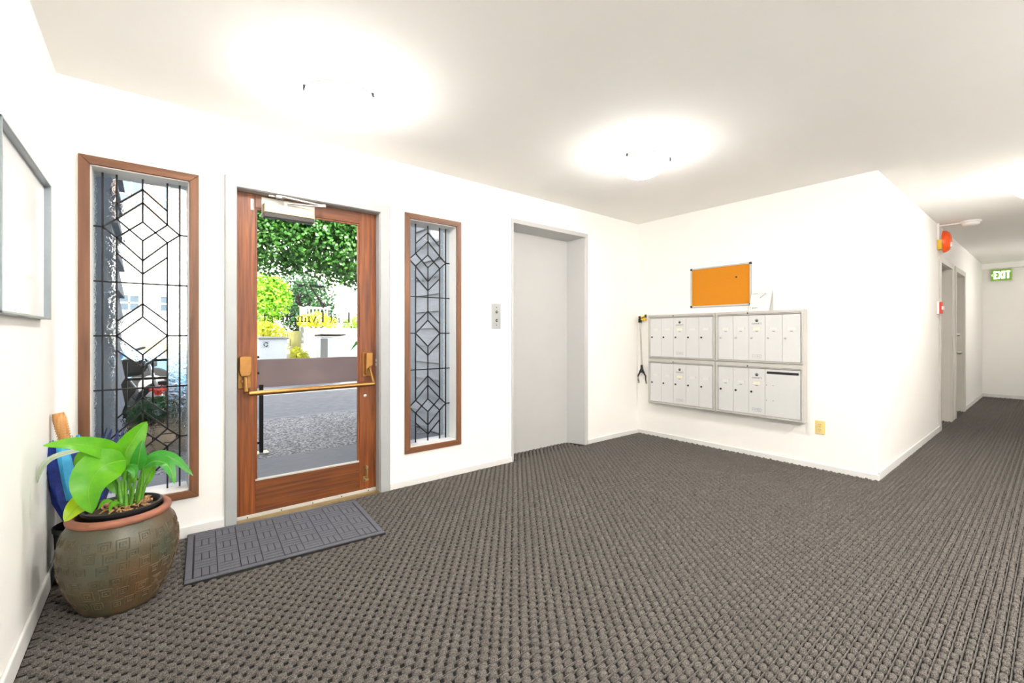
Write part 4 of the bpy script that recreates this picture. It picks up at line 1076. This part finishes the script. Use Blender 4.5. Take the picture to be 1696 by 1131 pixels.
for pts in ([(4.5, 9.7, 2.7), (3.8, 9.4, 3.0), (2.9, 9.1, 2.9), (2.2, 9.0, 2.7)], [(4.2, 9.7, 3.2), (3.5, 9.9, 3.8), (2.4, 9.8, 3.7)], [(4.3, 9.7, 3.1), (4.6, 9.3, 4.1), (4.8, 9.2, 4.9)]):
    MB().tube(pts, [.07, .05, .03, .015][:len(pts)], 8).build('branch', 'trunk', tr, smooth=True)
tb = [(1.75, 9.3, 3.0, .75, .7, .75), (2.4, 9.1, 3.0, .8, .7, .75), (3.0, 9.1, 2.8, .75, .7, .70), (3.5, 9.2, 2.65, .65, .6, .60), (2.2, 9.8, 3.9, 1.1, .8, .8), (3.2, 9.8, 3.8, 1.1, .8, .9),
      (2.0, 9.2, 3.6, .7, .6, .6), (2.9, 9.0, 3.5, .8, .6, .6), (3.7, 9.3, 3.4, .8, .6, .8), (4.4, 9.5, 3.6, 1.0, .9, 1.0), (1.5, 9.7, 3.8, .8, .7, .8), (3.0, 9.8, 4.8, 1.6, 1., .8), (1.3, 9.6, 2.95, .5, .5, .6)]
leaf_cloud('crown', tb, 36000, .078, 'tree_leaf', tr, 3)

# garden across the street
YW = 13.4
gw = struct('wall_garden', MB().box(3.30, 9, YW, YW + .25, 0, 1.28).box(3.28, 9.02, YW - .02, YW + .27, 1.28, 1.33), 'render_white', 'sunlit white garden wall across the street')
struct('terrain', MB().box(3.30, 9, YW + .25, 19.6, 0, 1.25).box(-.2, 2.85, 14.1, 17, 0, 1.0).box(2.85, 3.3, 15.6, 17, 0, 1.22), 'earth', 'planted garden terrace')
stp = empty('garden_steps', (3.08, 13.6, 0), label='pale stone garden steps between the white walls across the street', cat='steps')
for i in range(6): MB().box(2.86, 3.29, 13.5 + i * .35, 15.6, i * .2, (i + 1) * .2).build('step', 'pale_stone', stp, bevel=.01)
tag(MB().box(3.22, 3.30, YW - .06, YW, .9, 1.36).build('gate_post', 'bin_grey', bevel=.01), 'short grey gate post beside the garden steps', 'post')
br = empty('balustrade', (4.0, 14.9, 1.25), label='white painted balustrade on the garden terrace', cat='balustrade')
MB().box(3.58, 3.76, 14.82, 15.0, 1.25, 2.02).box(3.55, 3.79, 14.79, 15.03, 2.02, 2.06).build('newel', 'render_white', br)
MB().box(3.76, 4.45, 14.87, 14.93, 1.96, 2.02).build('rail', 'render_white', br)
MB().box(3.76, 4.45, 14.87, 14.93, 1.36, 1.42).build('rail', 'render_white', br)
bb = mesh_of(MB().box(-.016, .016, -.016, .016, 0, .58), 'baluster', 'render_white')
for i in range(6): child('baluster', bb, br, (3.84 + i * .11 - 4.0, 0, .14))
plant('garden_bush', (2.75, 15.0, 1.0), [(2.75, 15.0, 2.25, .62, .5, .7), (2.5, 14.9, 1.8, .5, .45, .6), (2.95, 15.0, 2.4, .4, .4, .5), (2.6, 15.1, 2.5, .4, .4, .5)], 3200, .10, 'bush_leaf', 'tall bright yellow-green bush across the street at the left of the door glass', 'bush', 21)
plant('garden_bush', (3.75, 15.8, 1.2), [(3.75, 15.9, 2.1, .55, .4, .7), (4.15, 16.2, 2.4, .6, .4, .7), (3.6, 15.9, 1.7, .4, .4, .5)], 2600, .09, 'bush_dark_leaf', 'dark green bush behind the house number across the street', 'bush', 22)
plant('garden_bush', (5.0, 18.4, 1.2), [(4.9, 18.4, 2.6, .9, .5, .8), (4.2, 18.6, 3.0, .9, .5, .8), (5.0, 18.6, 1.9, 1.0, .5, .6)], 2800, .11, 'bush_dark_leaf', 'dark green shrub behind the white balustrade', 'bush', 26)
plant('flowering_shrub', (3.75, 13.95, 1.25), [(3.5, 13.95, 1.55, .25, .2, .22), (3.85, 13.95, 1.6, .3, .2, .25), (4.2, 14.0, 1.5, .25, .2, .2)], 1300, .06, 'yellow_flower', 'yellow flowering shrub on top of the white garden wall', 'shrub', 23)
plant('flowering_shrub', (4.9, 13.95, 1.25), [(4.8, 13.95, 1.45, .25, .2, .2), (5.1, 14.0, 1.55, .25, .2, .25)], 700, .06, 'bush_leaf', 'small green shrub on the white garden wall at the door edge', 'shrub', 24)
plant('flowering_shrub', (2.5, 13.9, 0), [(2.35, 13.8, 1.3, .3, .25, .25), (2.7, 13.8, 1.15, .25, .25, .3), (2.75, 13.6, .8, .2, .2, .3)], 1300, .065, 'yellow_flower', 'yellow shrub behind the white bins across the street', 'shrub', 25)
plant('flowering_shrub', (2.95, 12.6, 0), [(2.92, 12.5, .62, .18, .15, .22), (3.12, 12.5, .5, .12, .12, .2)], 600, .055, 'yellow_flower', 'low yellow flowers at the foot of the garden steps', 'shrub', 27)

def bin_(x0, x1, y, h, name, label, m, mlid, tilt=0.):
    r = empty(name, ((x0 + x1) / 2, y, 0), label=label, cat='bin')
    w = x1 - x0; t = .04
    m_ = MB(); vs = []
    for z, q in ((.0, t), (h - .05, 0)): vs += [(x0 + q, y - .25 + q, z), (x1 - q, y - .25 + q, z), (x1 - q, y + .25, z), (x0 + q, y + .25, z)]
    m_.add(vs, [(0, 3, 2, 1), (4, 5, 6, 7), (0, 1, 5, 4), (1, 2, 6, 5), (2, 3, 7, 6), (3, 0, 4, 7)]).build('bin_body', m, r, bevel=.01)
    MB().add([(x0 - .02, y - .28, h - .05 + tilt), (x1 + .02, y - .28, h - .05 + tilt), (x1 + .02, y + .27, h - .03), (x0 - .02, y + .27, h - .03), (x0 - .02, y - .28, h - .01 + tilt), (x1 + .02, y - .28, h - .01 + tilt), (x1 + .02, y + .27, h + .02), (x0 - .02, y + .27, h + .02)],
             [(0, 3, 2, 1), (4, 5, 6, 7), (0, 1, 5, 4), (1, 2, 6, 5), (2, 3, 7, 6), (3, 0, 4, 7)]).build('bin_lid', mlid, r, bevel=.008)
    MB().tube([(x0 + .05, y + .29, h - .06), (x1 - .05, y + .29, h - .06)], .02, 8).build('handle', mlid, r)
    for xx in (x0 + .03, x1 - .03): MB().lathe([(0, -.03), (.11, -.03), (.11, .03), (0, .03)], (xx, y + .22, .11), 16, 0).build('wheel', 'tyre', r)
    return r
b1 = bin_(2.02, 2.66, 12.55, 1.08, 'recycling_bin', 'white wheeled bin with a square emblem across the street', 'bin_white', 'bin_grey')
m = MB()
for k in range(3): ribbon(m, arc(2.17, .90, .045, .045, 20 + 120 * k, 110 + 120 * k, 5), .018, lambda x, z, d: (x, 12.288 - d, z), .003)
m.box(2.10, 2.24, 12.288, 12.290, .835, .842).box(2.10, 2.24, 12.288, 12.290, .958, .965).build('emblem', 'ink', b1)
bin_(3.42, 4.04, 12.4, 1.12, 'wheeled_cart', 'grey and white wheeled cart with a raised dark lid by the garden wall', 'bin_white', 'closer_dark', .05)
tag(MB().box(3.40, 3.58, 12.10, 12.13, .45, 1.04).build('cart_side_shade', 'bin_grey', bevel=.01), 'narrow grey sheet standing in for the shaded side of the wheeled cart', 'panel')  # shadowed cart side painted as a separate grey sheet

# white and brick building behind the street
bd_ = empty('building', (0, 26, 0), label='white and brick building across the street seen through the leaded window', cat='building')
MB().box(-9, 9, 26, 30, 0, 6.3).build('rendered_wall', 'render_white', bd_)
MB().box(-9, 9, 25.97, 30, 6.3, 11.5).build('brick_wall', 'far_brick', bd_)
MB().box(-9.2, 9.2, 25.8, 30.2, 11.5, 11.9).build('roof_edge', 'pale_stone', bd_)
def far_window(x, z, w, h):
    o = MB().box(x - w / 2 - .08, x + w / 2 + .08, 25.90, 25.99, z + h / 2, z + h / 2 + .14).box(x - w / 2 - .06, x + w / 2 + .06, 25.88, 25.99, z - h / 2 - .1, z - h / 2).build('window', 'bin_grey', bd_)
    MB().box(x - w / 2, x + w / 2, 25.94, 25.965, z - h / 2, z + h / 2).build('window_glass', 'window_dark', o)
    f = MB()
    for t in (0, .5, 1): f.box(x - w / 2 + w * t - .03, x - w / 2 + w * t + .03, 25.92, 25.96, z - h / 2, z + h / 2); f.box(x - w / 2, x + w / 2, 25.92, 25.96, z - h / 2 + h * t - .03, z - h / 2 + h * t + .03)
    f.build('sash', 'render_white', o)
for x in (-3.4, -2.1, -.80, .62, 2.0, 3.6): far_window(x, 2.55, .72, .72)
for x in (-3.2, -.72, .85, 2.6): far_window(x, 7.35, .9, 1.3)
for x in (-3.2, -.72, .85, 2.6): far_window(x, 9.7, .9, 1.2)
MB().tube([(-.42, 25.95, 0), (-.42, 25.95, 3.2)], .05, 8).build('drain_pipe', 'bin_grey', bd_)

# parked car
cr = empty('parked_car', (-1.3, 10.6, -.06), label='light blue car parked on the street behind the leaded window', cat='car')
X0, X1, y0, y1 = -3.45, .85, 9.75, 11.45
body = [(X0, .25), (X0 - .02, .55), (X0 + .15, .82), (X0 + 1.0, .90), (X1 - 1.25, .88), (X1 - .25, .72), (X1, .58), (X1 + .02, .28), (X1 - .3, .18), (X0 + .3, .18)]
MB().prism([(x, z - .02) for x, z in body], 1, y0, y1).build('body', 'car_blue', cr, bevel=.06)
cab = [(X0 + .55, .86), (X0 + 1.05, 1.36), (X1 - 1.95, 1.38), (X1 - 1.15, .86)]
vs = [(x, y0 + (.05 if z < 1 else .22), z) for x, z in cab] + [(x, y1 - (.05 if z < 1 else .22), z) for x, z in cab]
MB().add(vs, [(0, 1, 2, 3), (7, 6, 5, 4), (0, 4, 5, 1), (1, 5, 6, 2), (2, 6, 7, 3), (3, 7, 4, 0)]).build('cabin', 'car_blue', cr, bevel=.04)
def cab_pt(x, z, yo):  # on the near side of the cabin
    t = (z - .86) / .5; return (x, y0 + .05 + .17 * t - yo, z)
for xa, xb, xc_, xd in ((X0 + .80, X0 + 1.85, X0 + 1.85, X0 + 1.14), (X0 + 1.95, X1 - 1.38, X1 - 1.98, X0 + 1.95)):
    MB().add([cab_pt(xa, .92, .012), cab_pt(xb, .92, .012), cab_pt(xc_, 1.31, .012), cab_pt(xd, 1.31, .012)], [(0, 1, 2, 3)]).build('side_window', 'car_glass', cr, solid=.01)
MB().add([(X1 - 1.87, y0 + .27, 1.34), (X1 - 1.87, y1 - .27, 1.34), (X1 - 1.16, y1 - .14, .90), (X1 - 1.16, y0 + .14, .90)], [(0, 1, 2, 3)]).build('windshield', 'car_glass', cr, solid=.03)
for xw in (X0 + .85, X1 - .85):
    for yw in (y0 + .02, y1 - .02):
        w = MB().lathe([(0, -.10), (.2, -.10), (.30, -.09), (.32, -.05), (.32, .05), (.30, .09), (.2, .10), (0, .10)], (xw, yw, .27), 24, 1).build('wheel', 'tyre', cr, smooth=True)
        MB().lathe([(0, -.115), (.18, -.11), (.19, -.10)], (xw, yw, .27), 16, 1).build('hub_cap', 'aluminium', w, smooth=True)
MB().box(X1 - .22, X1 + .01, y0 + .08, y0 + .42, .50, .62).build('headlight', 'white_plastic', cr, bevel=.02)
MB().box(X1 - 1.35, X1 - 1.2, y0 - .16, y0 + .03, .90, 1.02).build('wing_mirror', 'black_plastic', cr, bevel=.02)

# motorcycle at the kerb
mc = empty('motorcycle', (-.55, 7.5, -.06), label='black motorcycle parked at the kerb outside the leaded window', cat='motorcycle')
for xw in (-1.2, .12):
    w = MB().lathe([(.22, -.05), (.29, -.05), (.30, 0), (.29, .05), (.22, .05)], (xw, 7.5, .24), 24, 1, closed=True).build('wheel', 'tyre', mc, smooth=True)
    MB().lathe([(0, -.04), (.05, -.04), (.05, .04), (0, .04)], (xw, 7.5, .24), 12, 1).bar((xw - .22, 7.5, .24), (xw + .22, 7.5, .24), .015, .015).bar((xw, 7.5, .02), (xw, 7.5, .46), .015, .015).bar((xw - .155, 7.5, .085), (xw + .155, 7.5, .395), .015, .015).build('spokes', 'aluminium', w)
MB().prism([(-.85, .2), (-.3, .2), (-.15, .45), (-.25, .62), (-.9, .55)], 1, 7.38, 7.62).build('engine', 'dark_steel', mc, bevel=.03)
MB().prism([(-.62, .58), (-.1, .62), (-.02, .78), (-.2, .86), (-.6, .74)], 1, 7.37, 7.63).build('fuel_tank', 'black_plastic', mc, bevel=.05)
MB().prism([(-1.35, .68), (-.6, .62), (-.6, .72), (-1.0, .78), (-1.4, .80)], 1, 7.39, 7.61).build('saddle', 'black_fabric', mc, bevel=.03)
MB().tube([(.12, 7.42, .24), (-.08, 7.42, .88)], .02, 8).tube([(.12, 7.58, .24), (-.08, 7.58, .88)], .02, 8).build('fork', 'aluminium', mc)
MB().tube([(-.2, 7.18, .94), (-.08, 7.35, .98), (-.08, 7.65, .98), (-.2, 7.82, .94)], .015, 8).build('handlebar', 'rail_black', mc)
MB().lathe([(0, .02), (.07, .02), (.085, -.03), (0, -.07)], (.03, 7.5, .80), 16, 0).build('headlamp', 'aluminium', mc, smooth=True)
MB().tube([(-.4, 7.36, .22), (-1.35, 7.34, .26)], [.03, .045], 10).build('exhaust', 'aluminium', mc, smooth=True)

# slatted planter box with red geranium near the porch
pb_ = empty('slatted_planter', (-.02, 5.65, 0), label='weathered slatted wood planter box outside the leaded window', cat='planter')
for i in range(3):
    for yy in (5.45, 5.83): MB().box(-.55, .42, yy, yy + .02, .02 + i * .085, .095 + i * .085).build('slat', 'bench_wood', pb_, bevel=.003)
for xx in (-.55, .40): MB().box(xx, xx + .02, 5.47, 5.83, .02, .265).build('end_board', 'bench_wood', pb_)
for xx in (-.53, .37): MB().box(xx, xx + .03, 5.472, 5.505, 0, .28).build('corner_post', 'bench_wood', pb_)
MB().box(-.53, .40, 5.47, 5.83, .14, .24).build('soil', 'soil', pb_)
ge = plant('geranium', (.06, 5.65, .24), [(.10, 5.62, .42, .26, .15, .13), (-.2, 5.65, .36, .22, .15, .09)], 1100, .05, 'bush_dark_leaf', 'dark leafy geranium with red flowers in the slatted planter', 'plant', 31)
leaf_cloud('flowers', [(.07, 5.60, .60, .09, .07, .045), (.20, 5.64, .58, .06, .06, .04)], 160, .04, 'red_flower', ge, 32)

# strap leaved plant behind the board
sp = empty('strap_leaf_plant', (2.36, 5.45, 0), label='green strap leaf plant in a dark pot behind the mauve porch board', cat='plant')
MB().lathe([(.0, 0), (.10, 0), (.14, .30), (.15, .30), (.15, .33), (.13, .33), (.12, .27), (0, .27)], (2.36, 5.45, 0), 24).build('pot', 'black_plastic', sp, smooth=True)
def strap(pts, w, m='leaf_dark'):
    m_ = MB(); P = [Vector(p) for p in pts]; vs = []
    for i, p in enumerate(P):
        tg = (P[min(i + 1, len(P) - 1)] - P[max(i - 1, 0)]).normalized(); s = tg.cross(Vector((0, -1, .4))).normalized(); ww = w * math.sin(math.pi * (.12 + .86 * i / (len(P) - 1)))
        vs += [p - s * ww / 2, p + Vector((0, .004, 0)), p + s * ww / 2]
    m_.add(vs, [(i * 3 + k, i * 3 + k + 1, i * 3 + k + 4, i * 3 + k + 3) for i in range(len(P) - 1) for k in range(2)]).build('leaf', m, sp, smooth=True)
for k in range(9):
    a = R(-60 + 60 * k / 4); l = random.uniform(.12, .19); h = random.uniform(.75, 1.1)
    strap([(2.36, 5.45, .3), (2.36 + math.cos(a) * l * .3, 5.45 + math.sin(a) * l * .3, .3 + (h - .3) * .75), (2.36 + math.cos(a) * l * .65, 5.45 + math.sin(a) * l * .65, h), (2.36 + math.cos(a) * l, 5.45 + math.sin(a) * l, h - .12)], .055)
strap([(2.36, 5.45, .28), (2.2, 5.42, .60), (2.0, 5.4, .68), (1.83, 5.38, .60)], .06)
strap([(2.36, 5.45, .3), (2.25, 5.42, .86), (2.08, 5.4, 1.08), (1.93, 5.38, 1.05), (1.84, 5.37, .94)], .06)
